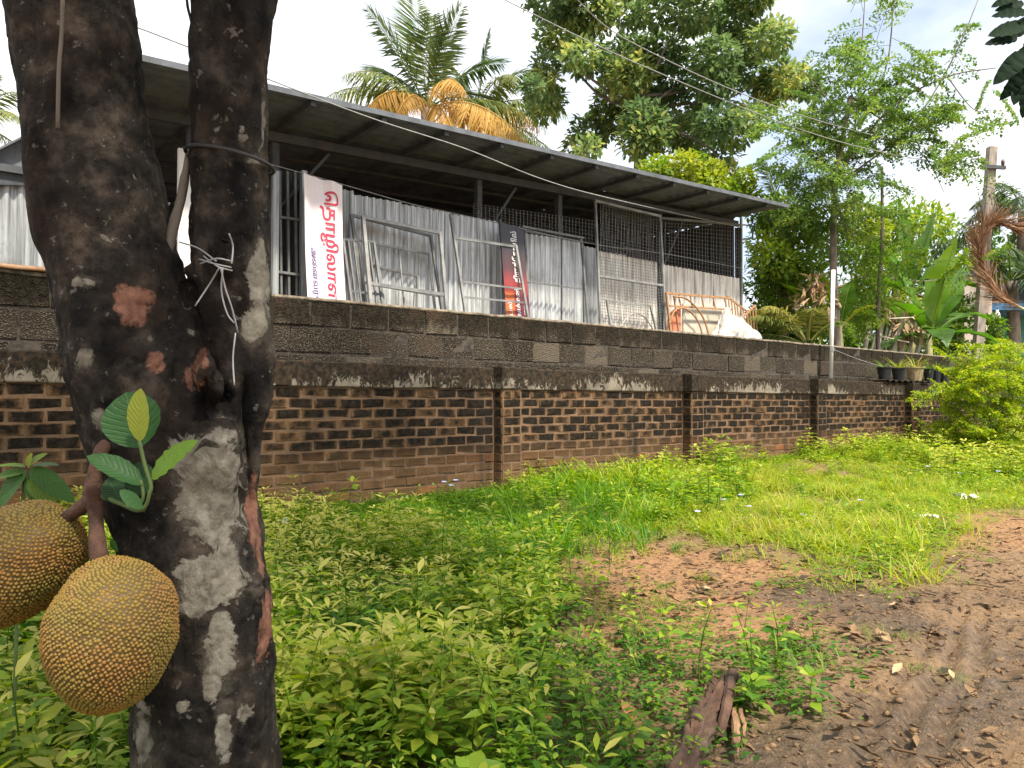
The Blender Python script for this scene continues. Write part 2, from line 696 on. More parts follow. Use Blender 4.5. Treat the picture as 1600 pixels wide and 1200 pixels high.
bw = thing('brick_wall', 'weathered low brick boundary wall with black stains and a cement coping', 'wall', LW(5, WD + .1, 0))
kinds = {}
for q in range(7):
    kinds['f%d' % q] = brick_mesh('brick', BL - 0.013, COURSE - 0.014, 0.09, 0.0068, 100 + q)
for q in range(4):
    kinds['h%d' % q] = brick_mesh('brick', BL / 2 - 0.012, COURSE - 0.013, 0.09, 0.004, 200 + q)
VR, FR, UR = brick_mesh('brick', 0.105, COURSE - 0.013, 0.09, 0.003, 300)
rot = lambda V: np.stack([V @ DV, V @ NV, V[:, 2]], 1)


def reface(V):      # turn a brick to face back along the wall
    l = rot(V)
    return -DV * l[:, 1:2] + NV * l[:, 0:1] + ZV * l[:, 2:3]


kinds['r0'] = (reface(VR), FR, UR)
items = []
ncourse = 14
for ci in range(ncourse):
    z = CAP0 - (ci + 0.5) * COURSE - 0.004
    for bi in range(len(PIL)):
        a = PIL[bi] + PILW
        b = PIL[bi + 1] if bi + 1 < len(PIL) else WEND
        n = int(round((b - a) / BL))
        if b - a <= 0:
            continue
        lb = (b - a) / n
        off = (ci % 2) * 0.5
        for k in range(n + (ci % 2)):
            if ci % 2 and k in (0, n):
                s = a + (0.25 * lb if k == 0 else (n - 0.25) * lb)
                kd = 'h%d' % rng.integers(4)
            else:
                s = a + (k + 0.5 - off) * lb
                kd = 'f%d' % rng.integers(7)
            items.append((s, WD + rng.uniform(-0.003, 0.004), z + rng.uniform(-0.003, 0.003), kd))
        # the pier at the start of this bay
        p = PIL[bi]
        D = WD - PILP
        if ci % 2:
            items.append((p + PILW / 2, D + rng.uniform(-.002, .003), z, 'f%d' % rng.integers(7)))
        else:
            for e in (0.27, 0.73):
                items.append((p + PILW * e, D + rng.uniform(-.002, .003), z, 'h%d' % rng.integers(4)))
        items.append((p, D + PILP / 2 + 0.003, z, 'r0'))
wall_pieces(bw, 'brick', items, kinds, M_brick, 300)
g = G().wbox(-3.5, WEND, WD + 0.007, WD + 0.2, -0.3, CAP0)
for p in PIL:
    g.wbox(p + 0.008, p + PILW - 0.004, WD - PILP + 0.008, WD + 0.006, -0.3, CAP0 - 0.002)
g.put('mortar', M_mortar, bw)


def coping(s0, s1, D0, D1, z0, z1, seed, step=0.05):
    """a rendered band with worn, uneven arrises"""
    n = max(2, int((s1 - s0) / step))
    ss = np.linspace(s0, s1, n + 1)
    prof = [(D0 + 0.004, z0), (D0, z0 + 0.008), (D0 + 0.002, (z0 + z1) / 2), (D0 + 0.003, z1 - 0.012), (D0 + 0.014, z1), (D1, z1), (D1, z0)]
    P = []
    for k, s in enumerate(ss):
        for (D, z) in prof:
            P.append(LW(s, D, z))
    P = np.array(P)
    j = fbm(P * 7, 3, seed)
    P = P + NV * (j * 0.004)[:, None] + ZV * (fbm(P * 5, 3, seed + 3) * 0.004)[:, None]
    m = len(prof)
    F = [(k * m + i, k * m + (i + 1) % m, (k + 1) * m + (i + 1) % m, (k + 1) * m + i) for k in range(n) for i in range(m)]
    F += [tuple(range(m)), tuple(range(n * m, n * m + m))[::-1]]
    return P, F


for bi in range(len(PIL)):
    a = PIL[bi] + PILW
    b = PIL[bi + 1] if bi + 1 < len(PIL) else WEND
    V, F = coping(a + 0.002, b - 0.002, WD - 0.018, WD + 0.22, CAP0 + 0.001, CAP1, 40 + bi)
    put('coping', V, F, M_cap, bw)
    V, F = coping(PIL[bi] - 0.012, PIL[bi] + PILW, WD - PILP - 0.016, WD + 0.215, CAP0 + 0.003, CAP1 + 0.003, 60 + bi)
    put('pier_coping', V, F, M_cap, bw)

# ------------------------------------------------------------------ concrete block wall behind
BD, BTOP = 6.02, 1.766
BH, BW_ = 0.226, 0.376
t = MT('mossy_concrete_block')
vo = t.n('TexVoronoi', Scale=72.0)
t.s(vo, 'Vector', t.pos())
grit = t.ramp(vo.outputs['Distance'], [(0.1, 1.0), (0.55, 0.0)])
oi = t.n('ObjectInfo').outputs['Random']
base = t.mix(grit, (0.022, 0.018, 0.013), t.ramp(t.noise(40, 4), [(0.35, (0.12, 0.10, 0.07)), (0.7, (0.34, 0.29, 0.22))]))
base = t.mix(t.ramp(oi, [(0.0, 0.0), (0.85, 0.12), (0.97, 0.35)]), base, (0.29, 0.24, 0.175))
sz = t.n('SeparateXYZ')
t.s(sz, 'Vector', t.pos())
lev = t.math('MULTIPLY', t.math('SUBTRACT', sz.outputs[2], BTOP - BH), 4.4)
lev = t.math('ADD', lev, t.math('MULTIPLY', t.math('SUBTRACT', t.noise(5, 6, 0.65, stretch=(1, 1, 0.5)), 0.5), 2.6))
mk = t.ramp(lev, [(-0.35, 0.0), (0.35, 0.9)])
c = t.mix(mk, base, t.ramp(t.noise(35, 5), [(0.4, (0.012, 0.010, 0.007)), (0.75, (0.055, 0.042, 0.026))]))
c = t.mix(t.ramp(t.noise(3, 4), [(0.55, 0.0), (0.75, 0.5)]), c, (0.09, 0.055, 0.035))
t.col(c)
t.p(Roughness=0.95)
t.b.inputs['Specular IOR Level'].default_value = 0.15
t.bump(t.math('ADD', grit, t.noise(60, 4)), 1.0, 0.014)
M_block = t.m
M_bmort = plain('block_mortar', (0.02, 0.017, 0.013), (0.085, 0.07, 0.052), 20, 0.95, 0, 0.5)
M_btop = plain('wall_top_crust', (0.06, 0.05, 0.035), (0.26, 0.21, 0.15), 16, 0.95, 0, 0.6, 0.01)
kw_ = thing('concrete_block_wall', 'dark mossy concrete block wall behind the brick wall', 'wall', LW(6, BD + 0.1, 0))
kinds = {'f%d' % q: brick_mesh('block', BW_ - 0.010, BH - 0.012, 0.12, 0.009, 400 + q, 0.010) for q in range(6)}
items = []
for ci in range(5):
    z = BTOP - (ci + 0.5) * BH
    s = -1.6 + (ci % 2) * BW_ * 0.5 + rng.uniform(-.04, .04)
    while s < 19:
        items.append((s, BD + rng.uniform(-0.006, 0.006), z, 'f%d' % rng.integers(6)))
        s += BW_
wall_pieces(kw_, 'block', items, kinds, M_block, 235)
G().wbox(-1.9, 19.2, BD + 0.009, BD + 0.19, 0.1, BTOP - 0.008).put('mortar', M_bmort, kw_)
V, F = coping(-1.85, 19.15, BD - 0.004, BD + 0.195, BTOP - 0.006, BTOP + 0.022, 80)
put('wall_crust', V, F, M_btop, kw_)
V, F = coping(-1.5, H(78, 420, BD)[0] * 0 + SD(H(90, 420, BD))[0], BD - 0.03, BD + 0.19, BTOP + 0.024, BTOP + 0.052, 81)
put('sunlit_top_strip', V, F, plain('sunlit_orange', (0.36, 0.19, 0.10), (0.55, 0.34, 0.2), 12, 0.9), kw_)  # added orange strip, sun glow along the wall top put into its colour

# ------------------------------------------------------------------ raised yard behind the walls
YZ = 0.8
ss_, dd_ = np.linspace(-8, 30, 77), np.linspace(BD + 0.1, 46, 60)
S_, D_ = np.meshgrid(ss_, dd_)
YV = np.stack([LW(a, b, YZ) for a, b in zip(S_.ravel(), D_.ravel())])
YV[:, 2] += 0.03 * fbm(YV * 1.3, 3, 31)
idx = np.arange(S_.size).reshape(S_.shape)
YF = np.stack([idx[:-1, :-1], idx[:-1, 1:], idx[1:, 1:], idx[1:, :-1]], -1).reshape(-1, 4)
put('yard_ground', YV, YF, plain('yard_earth', (0.10, 0.075, 0.05), (0.22, 0.16, 0.11), 6, 0.95, 0, 0.5), loc=LW(0, BD, 0), kind='structure', smooth=True)

# ------------------------------------------------------------------ metals
def steel(name, base, rust, amount, rough=0.45, metal=0.6, streak=True):
    t = MT(name)
    c = t.ramp(t.noise(5, 5, 0.65, stretch=(7, 7, 0.25) if streak else None), [(0.36, tuple(x * (0.42 if streak else .62) for x in base)), (0.56, base), (0.8, tuple(min(1, x * 1.25) for x in base))])
    c = t.mix(t.ramp(t.noise(2.6, 6, 0.65), [(0.62 - amount, 0.0), (0.82 - amount, 0.85)]), c, rust)
    c = t.mix(t.ramp(t.noise(28, 5, 0.7, stretch=(2, 2, 0.25)), [(0.55, 0.0), (0.75, 0.55)]), c, tuple(x * 0.35 for x in base))
    t.col(c)
    t.p(Roughness=rough, Metallic=metal)
    t.bump(t.noise(40, 4), 0.15, 0.003)
    return t.m


M_galv = steel('galvanised_sheet', (0.60, 0.62, 0.62), (0.27, 0.24, 0.20), 0.08, 0.42, 0.35)
M_galv2 = steel('dull_galvanised_sheet', (0.42, 0.44, 0.44), (0.16, 0.14, 0.12), 0.05, 0.5, 0.4)
M_oldsheet = steel('weathered_asbestos_sheet', (0.80, 0.77, 0.70), (0.42, 0.37, 0.29), 0.06, 0.85, 0.0)
M_roof = steel('grey_roof_sheet', (0.125, 0.14, 0.16), (0.07, 0.075, 0.085), 0.0, 0.65, 0.1, False)
M_tubedark = steel('painted_steel_tube', (0.07, 0.078, 0.085), (0.10, 0.07, 0.05), 0.05, 0.6, 0.2, False)
M_tube = steel('grey_steel_tube', (0.30, 0.30, 0.285), (0.22, 0.16, 0.11), 0.05, 0.5, 0.4, False)
M_tubedim = steel('dull_steel_tube', (0.20, 0.205, 0.20), (0.15, 0.10, 0.07), 0.08, 0.6, 0.3, False)
M_rust = plain('rusty_iron', (0.22, 0.105, 0.045), (0.42, 0.24, 0.115), 25, 0.85, 0.1, 0.5, c3=(0.30, 0.17, 0.09))
M_wire = plain('fence_wire', (0.16, 0.165, 0.165), (0.28, 0.28, 0.27), 30, 0.6, 0.4, 0)
M_dark = plain('dark_sheet', (0.035, 0.037, 0.04), (0.09, 0.095, 0.10), 4, 0.7, 0.2, 0.2, stretch=(3, 3, 0.3))  # near-black streaked grey for back, end and one front sheet
M_white = plain('whitewashed_plaster', (0.72, 0.70, 0.66), (0.84, 0.83, 0.80), 6, 0.85)


def corr_sheet(s0, s1, D, z0, z1, pitch=0.085, amp=0.011, lean=0.0, seed=0, rows=4, ztilt=0.0):
    """upright corrugated sheet in wall coordinates"""
    n = max(8, int((s1 - s0) / pitch * 6))
    ss = np.linspace(s0, s1, n + 1)
    V = []
    for r_ in range(rows + 1):
        f = r_ / rows
        for s in ss:
            zt = z1 + ztilt * (s - s0)
            ph = (s / pitch) * 2 * math.pi
            w = np.clip(1.5 * math.sin(ph), -1, 1) * amp
            V.append(LW(s, D + w + lean * f, z0 + (zt - z0) * f))
    V = np.array(V)
    V += NV * (0.012 * fbm(V * 1.7 + seed, 2, seed))[:, None]
    m = n + 1
    F = np.array([(r_ * m + k, r_ * m + k + 1, (r_ + 1) * m + k + 1, (r_ + 1) * m + k) for r_ in range(rows) for k in range(n)])
    return V, F


# ------------------------------------------------------------------ the shed
SDD, SED = 7.5, 6.6             # sheet wall and eave distances
SL, SR = SD(H(165, 80, SED))[0], SD(H(1232, 322, SED))[0]
ZL, ZR = float(H(165, 77, SED)[2]), float(H(1232, 322, SED)[2])
SBACK = 11.2


def roof_z(s, D):
    return ZL + (ZR - ZL) * (s - SL) / (SR - SL) - 0.01 * (D - SED)


shed = thing('storage_shed', 'long grey tin-roofed storage shed with open front behind the block wall', 'shed', LW(5, SDD, YZ))
npan = 9
for k in range(npan):                                  # roof sheets, ribs running along the eave
    a, b = SL + (SR - SL) * k / npan, SL + (SR - SL) * (k + 1) / npan + 0.06
    if k == npan - 1:
        b = SR
    nd = 90
    dd = np.linspace(SED, SBACK, nd + 1)
    V = []
    for s in (a, (a + b) / 2, b):
        for D in dd:
            ph = D / 0.16 * 2 * math.pi
            V.append(LW(s, D, roof_z(s, D) + 0.016 * np.clip(1.8 * math.sin(ph), -1, 1) + (0.004 if k % 2 else 0) + 0.006 * math.sin(s * 3.1)))
    m = nd + 1
    F = np.array([(r_ * m + i, r_ * m + i + 1, (r_ + 1) * m + i + 1, (r_ + 1) * m + i) for r_ in range(2) for i in range(nd)])
    put('roof_sheet', np.array(V), F, M_roof, shed)
V = [LW(s, SED - 0.012, roof_z(s, SED) + o) for s in (SL, SR) for o in (-0.03, 0.022)] + [LW(s, SED - 0.004, roof_z(s, SED) + o) for s in (SL, SR) for o in (-0.03, 0.022)]
G().add(V, [(0, 2, 3, 1), (4, 5, 7, 6), (0, 1, 5, 4), (2, 6, 7, 3), (1, 3, 7, 5), (0, 4, 6, 2)]).put('eave_trim', M_roof, shed)
s = SL + 0.25
while s < SR:
    G().bar(LW(s, SED + 0.02, roof_z(s, SED) - 0.05), LW(s, SBACK - .02, roof_z(s, SBACK) - 0.05), 0.05, 0.05).put('rafter', M_tubedark, shed)
    s += 0.745
for D in (SDD, 9.3, SBACK - 0.1):
    G().bar(LW(SL, D, roof_z(SL, D) - 0.12), LW(SR - .06, D, roof_z(SR, D) - 0.12), 0.09, 0.05).put('beam', M_tubedark, shed)
for D in (8.2, 8.9, 9.9, 10.6):
    G().bar(LW(SL, D, roof_z(SL, D) - 0.095), LW(SR - .06, D, roof_z(SR, D) - 0.095), 0.035, 0.035).put('purlin', M_tubedark, shed)
for px in (300, 432, 752, 878, 1035, 1158):
    s = SD(H(px, 400, SDD))[0]
    G().wbox(s - .035, s + .035, SDD + 0.03, SDD + 0.10, YZ - .05, roof_z(s, SDD) - 0.165).put('post', M_tubedark, shed)
for s in np.linspace(SL + .3, SR - .1, 6):
    G().wbox(s - .04, s + .04, SBACK - 0.25, SBACK - 0.17, YZ - .05, roof_z(s, SBACK) - 0.166).put('post', M_tubedark, shed)
# diagonal braces under the roof
for px in (300, 432, 752, 1035):
    s = SD(H(px, 400, SDD))[0]
    G().bar(LW(s + .05, SDD + .07, 2.9), LW(s + .6, SDD + .07, roof_z(s + .6, SDD) - 0.17), 0.03).put('brace', M_tubedark, shed)
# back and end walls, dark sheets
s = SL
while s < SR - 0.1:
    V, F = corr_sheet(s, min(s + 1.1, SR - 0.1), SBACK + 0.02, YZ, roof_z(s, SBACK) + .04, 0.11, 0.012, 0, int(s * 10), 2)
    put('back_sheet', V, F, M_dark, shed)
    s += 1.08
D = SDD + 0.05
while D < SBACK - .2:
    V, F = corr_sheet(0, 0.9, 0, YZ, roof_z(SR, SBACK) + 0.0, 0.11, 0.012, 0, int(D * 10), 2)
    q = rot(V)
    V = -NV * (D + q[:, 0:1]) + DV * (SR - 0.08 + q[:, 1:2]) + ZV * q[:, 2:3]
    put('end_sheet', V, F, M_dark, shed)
    D += 0.88
# front wall of upright sheets: (left px, right px, top px at left, material, D offset)
fronts = [(425, 474, 262, M_dark, 0.14), (474, 552, 285, M_galv2, 0.02), (548, 628, 303, M_galv, 0.0), (624, 702, 318, M_galv, 0.015), (698, 786, 333, M_galv, 0.0),
          (782, 824, 348, M_galv2, 0.02), (820, 868, 364, M_galv, 0.0), (864, 914, 371, M_galv, 0.015), (910, 932, 384, M_galv2, 0.01),
          (930, 976, 391, M_oldsheet, 0.05), (972, 1036, 399, M_oldsheet, 0.06), (1036, 1078, 413, M_oldsheet, 0.0), (1074, 1118, 420, M_oldsheet, 0.014), (1114, 1161, 428, M_oldsheet, 0.0)]
for q, (x0, x1, yt, m, o) in enumerate(fronts):
    D = SDD + o
    a, b = SD(H(x0, yt, D))[0], SD(H(x1, yt, D))[0]
    V, F = corr_sheet(a, b, D, YZ - .02, float(H(x0, yt, D)[2]), 0.085 if m is not M_oldsheet else 0.1, 0.017, rng.uniform(-.01, .012), q, 5, rng.uniform(-.02, .02))
    put('wall_sheet', V, F, m, shed)
for px, D in ((428, SDD - .02), (472, SDD - .03), (288, SDD - .2)):
    s = SD(H(px, 400, D))[0]
    w = 0.03 if px > 300 else 0.07
    G().wbox(s - w, s + w, D - 0.05, D, YZ - .05, float(H(px, 268 if px > 300 else 235, D)[2])).put('pillar', M_galv2 if px > 300 else M_white, shed)
# grille door beside the first banner
g = G()
for px in (437, 449, 461):
    g.bar(H(px, 268, SDD - .03), H(px + 3, 500, SDD - .03), 0.022)
for py in (338, 424):
    g.bar(H(429, py, SDD - .045), H(471, py + 6, SDD - .045), 0.025)
g.put('grille_door', M_tubedim, shed)


def wire_grid(corners, nu, nv, r, sag=0.0, double=False):
    """welded mesh between four world corners TL TR BR BL"""
    TL, TR, BR, BL_ = [np.asarray(c) for c in corners]
    g = G()
    for k in range(nu + 1):
        f = k / nu
        a, b = TL + (TR - TL) * f, BL_ + (BR - BL_) * f
        g.tube([a, (a + b) / 2 + NV * rng.uniform(-.012, .012), b], r, 3, False)
    for k in range(nv + 1):
        f = k / nv
        a, b = TL + (BL_ - TL) * f, TR + (BR - TR) * f
        g.tube([a, (a + b) / 2 + NV * rng.uniform(-.012, .012) - ZV * sag, b], r, 3, False)
    return g


D = SDD + 0.02
wire_grid([H(938, 320, D), H(1034, 340, D), H(1034, 412, D), H(938, 392, D)], 22, 15, 0.004).put('wire_mesh', M_wire, shed)
wire_grid([H(942, 322, D + .1), H(1040, 342, D + .1), H(1036, 418, D + .1), H(938, 394, D + .1)], 20, 13, 0.004).put('wire_mesh', M_wire, shed)
wire_grid([H(1040, 343, D), H(1158, 350, D), H(1158, 434, D), H(1040, 412, D)], 26, 13, 0.0035).put('wire_mesh', M_wire, shed)
wire_grid([H(740, 318, D), H(930, 345, D), H(930, 380, D), H(740, 340, D)], 34, 6, 0.003).put('wire_mesh', M_wire, shed)
g = G()
for (a, b) in (((1158, 340), (1158, 520)), ((1033, 341), (1160, 352)), ((928, 313), (1033, 338))):
    g.bar(H(*a, SDD - .01), H(*b, SDD - .01), 0.035)
g.put('cage_frame', M_tubedim, shed)
g = G()
for (a, b) in (((1160, 351), (1176, 353)), ((1176, 353), (1176, 372)), ((1176, 372), (1160, 374))):
    g.bar(H(*a, SDD - .01), H(*b, SDD - .01), 0.02)
g.put('bracket', M_tubedark, shed)
# things stored inside read only as dark bars
for k in range(10):
    a = LW(SL + 0.6 + k * 0.75, 8.6 + (k % 3) * .5, YZ)
    G().bar(a, a + DV * rng.uniform(-.3, .5) + ZV * rng.uniform(1.8, 2.5), 0.03).put('stored_bar', M_tubedim, shed)

# lean-to with a gable left of the shed
lt = thing('lean_to_shed', 'small corrugated tin outbuilding with grey gable at the far left', 'shed', LW(0, SDD - .1, YZ))
D = SDD - 0.1
sa, sb = SD(H(-110, 300, D))[0], SD(H(150, 300, D))[0]
for k in range(3):
    a, b = sa + (sb - sa) * k / 3, sa + (sb - sa) * (k + 1) / 3 + .03
    V, F = corr_sheet(a, b, D + 0.01 * (k % 2), YZ - .02, float(H(40, 268, D)[2]), 0.095, 0.016, 0, 60 + k, 3)
    put('wall_sheet', V, F, M_galv2, lt)
zt = float(H(20, 268, D)[2])
a, b, c_ = LW(sa - .25, D - .06, zt - .12), LW(sb + .35, D - .06, zt + .02), H(128, 172, D)
d_ = H(-130, 300, D)
gab = [LW(sa - .2, D - .05, zt + .02), LW(sb + .4, D - .05, zt + .02), H(150, 160, D - .05), H(0, 237, D - .05), H(-100, 285, D - .05)]
bk = [p - NV * 0.02 for p in gab]
G().add(gab + bk, [(0, 1, 2, 3, 4), (9, 8, 7, 6, 5)] + [(i, i + 5, (i + 1) % 5 + 5, (i + 1) % 5) for i in range(5)]).put('gable_sheet', M_roof, lt)
G().bar(LW(sa - .2, D - .07, zt), LW(sb + .4, D - .07, zt), 0.06, 0.04).put('fascia', M_tubedark, lt)
p0, p1 = H(150, 158, D - .15), H(-110, 289, D - .15)
q0, q1 = p0 - NV * 2.5, p1 - NV * 2.5
up = ZV * 0.02
G().add([p0, p1, q1, q0, p0 + up, p1 + up, q1 + up, q0 + up], BOXF).put('roof_sheet', M_roof, lt)

# ------------------------------------------------------------------ overhead lines
def wire(name, label, pts, r, m, n=40):
    c = spline(pts, n)
    V, F = tube(c, r, 5)
    return tag(put(name, V, F, m, smooth=True, loc=c[0]), label, 'wire')


M_cable = plain('grey_cable', (0.20, 0.20, 0.20), (0.34, 0.34, 0.33), 20, 0.6, 0, 0)
M_blackwire = plain('black_cable', (0.02, 0.02, 0.022), (0.04, 0.04, 0.045), 20, 0.6, 0, 0)
wire('service_cable', 'thin cable slanting down along the shed roof above the eave', [H(-60, -50, 6.2), H(215, 43, 6.2), H(430, 128, 6.3), H(587, 187, 6.3), H(726, 232, 6.3), H(850, 281, 6.4), H(962, 312, 6.6), H(1160, 356, SDD - .02)], 0.006, M_cable)
wire('tie_wire', 'thin wire strung below the eave that carries the pink banner', [H(300, 222, 7.2), H(420, 256, 7.2), H(478, 272, 7.2), H(535, 288, 7.2), H(640, 318, 7.25), H(740, 340, 7.3), H(925, 381, 7.35), H(1036, 396, 7.4), H(1158, 419, SDD - .03)], 0.005, M_cable)

# ------------------------------------------------------------------ banners with Tamil lettering
def text_mesh(body, bold=0.0):
    cu = bpy.data.curves.new('lettering', 'FONT')
    cu.body = body
    cu.offset = bold
    cu.resolution_u = 3
    o = bpy.data.objects.new('lettering', cu)
    COL.objects.link(o)
    dg = bpy.context.evaluated_depsgraph_get()
    me = bpy.data.meshes.new_from_object(o.evaluated_get(dg))
    bpy.data.objects.remove(o)
    V = np.array([v.co[:2] for v in me.vertices])
    F = [tuple(p.vertices) for p in me.polygons]
    bpy.data.meshes.remove(me)
    return V - V.min(0), F, np.ptp(V, axis=0)


class Banner:
    def __init__(self, name, label, corners, m, amp, nu, nv, seed):
        self.c = [np.asarray(c) for c in corners]
        self.amp, self.seed = amp, seed
        self.o = thing(name, label, 'banner', (self.c[2] + self.c[3]) / 2)
        V, U = [], []
        for j in range(nv + 1):
            for i in range(nu + 1):
                V.append(self.at(i / nu, j / nv))
                U.append((i / nu, 1 - j / nv))
        m_ = nu + 1
        F = np.array([(j * m_ + i, j * m_ + i + 1, (j + 1) * m_ + i + 1, (j + 1) * m_ + i) for j in range(nv) for i in range(nu)])
        self.cl = put('cloth', np.array(V), F, m, self.o, uv=np.array(U), smooth=True)

    def at(self, a, b, off=0.0):
        TL, TR, BR, BL_ = self.c
        p = (TL * (1 - a) + TR * a) * (1 - b) + (BL_ * (1 - a) + BR * a) * b
        w = math.sin(a * 9 + b * 2.2 + self.seed) * (1 - 0.6 * b) + 0.6 * math.sin(a * 17 - b * 4 + self.seed * 2) * (1 - b) + 0.4 * math.sin(b * 7 + self.seed)
        return p + NV * (self.amp * w + off)

    def text(self, body, a0, a1, b0, b1, m, down=True, bold=0.0, off=0.004, name='lettering'):
        V, F, (w, h) = text_mesh(body, bold)
        P = []
        for x, y in V:
            if down:
                P.append(self.at(a0 + (a1 - a0) * y / h, b0 + (b1 - b0) * x / w, off))
            else:
                P.append(self.at(a1 - (a1 - a0) * y / h, b1 - (b1 - b0) * x / w, off))
        put(name, np.array(P), F, m, self.cl)


def inkmat(name, c):
    return plain(name, tuple(x * 0.9 for x in c), c, 9, 0.6, 0, 0)


t = MT('pale_pink_banner_cloth')
c = t.ramp(t.noise(3.2, 3), [(0.35, (0.80, 0.72, 0.76)), (0.6, (0.84, 0.76, 0.73)), (0.8, (0.86, 0.79, 0.68))])
t.col(c)
t.p(Roughness=0.55)
b1 = Banner('pink_banner', 'pale pink cloth banner with red and navy vertical lettering', [H(472, 271, 7.15), H(535, 289, 7.15), H(541, 496, 7.12), H(481, 488, 7.12)], t.m, 0.02, 40, 60, 1.0)
b1.text('\u0bc6தாழிலாள', 0.40, 0.86, 0.08, 0.90, inkmat('red_ink_halo', (0.78, 0.74, 0.76)), True, 0.045, 0.003, 'lettering_outline')
b1.text('\u0bc6தாழிலாள', 0.40, 0.86, 0.08, 0.90, inkmat('red_ink', (0.62, 0.035, 0.085)), True, 0.02, 0.006)
b1.text('அ\u0bc8னவரு', 0.13, 0.29, 0.52, 0.90, inkmat('navy_ink', (0.10, 0.07, 0.26)), True, 0.012)

t = MT('dark_red_banner_print')
sp = t.n('SeparateXYZ')
t.s(sp, 'Vector', t.n('UVMap').outputs[0])
c = t.ramp(sp.outputs[1], [(0.18, (0.25, 0.03, 0.025)), (0.42, (0.27, 0.04, 0.038)), (0.56, (0.085, 0.035, 0.04)), (0.78, (0.035, 0.034, 0.04))])
low = t.ramp(sp.outputs[1], [(0.30, 1.0), (0.34, 0.0)])
org = t.mix(t.ramp(sp.outputs[0], [(0.36, 0.0), (0.40, 1.0)]), (0.50, 0.13, 0.035), c)
org = t.mix(t.ramp(sp.outputs[0], [(0.66, 0.0), (0.72, 1.0)]), org, (0.11, 0.012, 0.035))
c = t.mix(low, c, org)
t.col(c)
t.p(Roughness=0.5)
b2 = Banner('dark_banner', 'narrow dark grey to red banner with white vertical lettering', [H(781, 346, 7.25), H(818, 358, 7.25), H(829, 512, 7.1), H(792, 508, 7.1)], t.m, 0.006, 14, 30, 2.2)
M_wink = inkmat('white_ink', (0.82, 0.81, 0.80))
b2.text('திருக்\u0bc7காயில்', 0.40, 0.72, 0.06, 0.57, M_wink, False, 0.018)
b2.text('அம்மன்', 0.40, 0.66, 0.62, 0.93, M_wink, False, 0.022)
b2.text('பல்', 0.10, 0.26, 0.77, 0.90, M_wink, False, 0.012)
b2.text('உன\u0bc8வாள', 0.76, 0.90, 0.66, 0.93, inkmat('pale_ink', (0.55, 0.42, 0.40)), False, 0.012)

# ------------------------------------------------------------------ steel frames leaning on the sheets
def down(a, b, z):
    """extend the line a-b to height z"""
    a, b = np.asarray(a), np.asarray(b)
    f = (z - a[2]) / (b[2] - a[2])
    return a + (b - a) * f


def leaning(name, label, bars, m, w=0.03, group='steel frames stacked by the shed', cat='steel frame'):
    """bars: (part name, top px, bottom px, legs?) ; leaning back from D 6.95 at the foot"""
    P = []
    for nm, a, b, leg in bars:
        pa, pb = H(a[0], a[1], a[2]), H(b[0], b[1], b[2])
        if leg:
            pb = down(pa, pb, YZ + 0.01)
        P.append((nm, pa, pb))
    allp = np.array([q for _, a, b in P for q in (a, b)])
    o = thing(name, label, cat, (allp[:, 0].mean(), allp[:, 1].mean(), YZ), group)
    for nm, pa, pb in P:
        ww = w * (0.7 if nm in ('cross_bar', 'inner_bar') else 1.0)
        G().bar(pa, pb, ww).put(nm, m, o)
    return o


leaning('steel_frame', 'large bright steel frame leaning on the sheets right of the pink banner',
        [('leg', (567, 337, 7.22), (579, 473, 7.0), 1), ('leg', (687, 362, 7.22), (698, 487, 7.0), 1), ('rail', (567, 339, 7.22), (688, 364, 7.22), 0), ('rail', (578, 443, 7.06), (697, 461, 7.06), 0)], M_tube, 0.036)
leaning('steel_frame', 'dull steel frame half hidden behind the large bright frame',
        [('leg', (549, 335, 7.36), (568, 473, 7.2), 1), ('leg', (673, 369, 7.36), (690, 480, 7.2), 1), ('rail', (549, 336, 7.36), (675, 369, 7.36), 0), ('rail', (560, 440, 7.24), (686, 462, 7.24), 0)], M_tubedim, 0.03)
leaning('steel_frame', 'small dark steel grille standing next to the pink banner',
        [('leg', (536, 374, 7.3), (549, 470, 7.1), 1), ('leg', (584, 377, 7.3), (597, 473, 7.1), 1), ('rail', (536, 374, 7.3), (584, 378, 7.3), 0), ('rail', (546, 455, 7.13), (594, 460, 7.13), 0)]
        + [('inner_bar', (536 + k * 8, 374 + k * .7, 7.3), (548 + k * 8, 470, 7.1), 1) for k in (1, 2, 3, 4, 5)], M_tubedim, 0.024)
leaning('steel_frame', 'steel frame with one middle bar inside the large bright frame',
        [('leg', (585, 381, 7.42), (600, 475, 7.3), 1), ('leg', (670, 396, 7.42), (680, 486, 7.3), 1), ('rail', (585, 381, 7.42), (671, 397, 7.42), 0), ('inner_bar', (623, 388, 7.42), (632, 480, 7.3), 1)], M_tube, 0.024)
leaning('steel_frame', 'low steel frame nearest the sheets, inside the large bright frame',
        [('leg', (580, 414, 7.46), (590, 480, 7.36), 1), ('leg', (652, 431, 7.46), (651, 490, 7.36), 1), ('rail', (580, 414, 7.46), (653, 432, 7.46), 0)], M_tubedim, 0.022)
leaning('tall_frame', 'tall dark ladder-like steel frame between the window frames and the dark banner',  # tall open frame with ladder-like cross bars
        [('leg', (704, 335, 7.3), (727, 487, 7.0), 1), ('leg', (806, 385, 7.2), (825, 497, 6.98), 1), ('rail', (708, 371, 7.22), (808, 386, 7.22), 0), ('cross_bar', (721, 440, 7.08), (818, 452, 7.08), 0), ('cross_bar', (724, 464, 7.04), (820, 473, 7.04), 0)], M_tube, 0.03)
leaning('banner_pole', 'thin dark pole standing at the left edge of the dark banner', [('pole', (781, 343, 7.28), (793, 490, 7.14), 1)], M_tubedark, 0.03, None, 'pole')
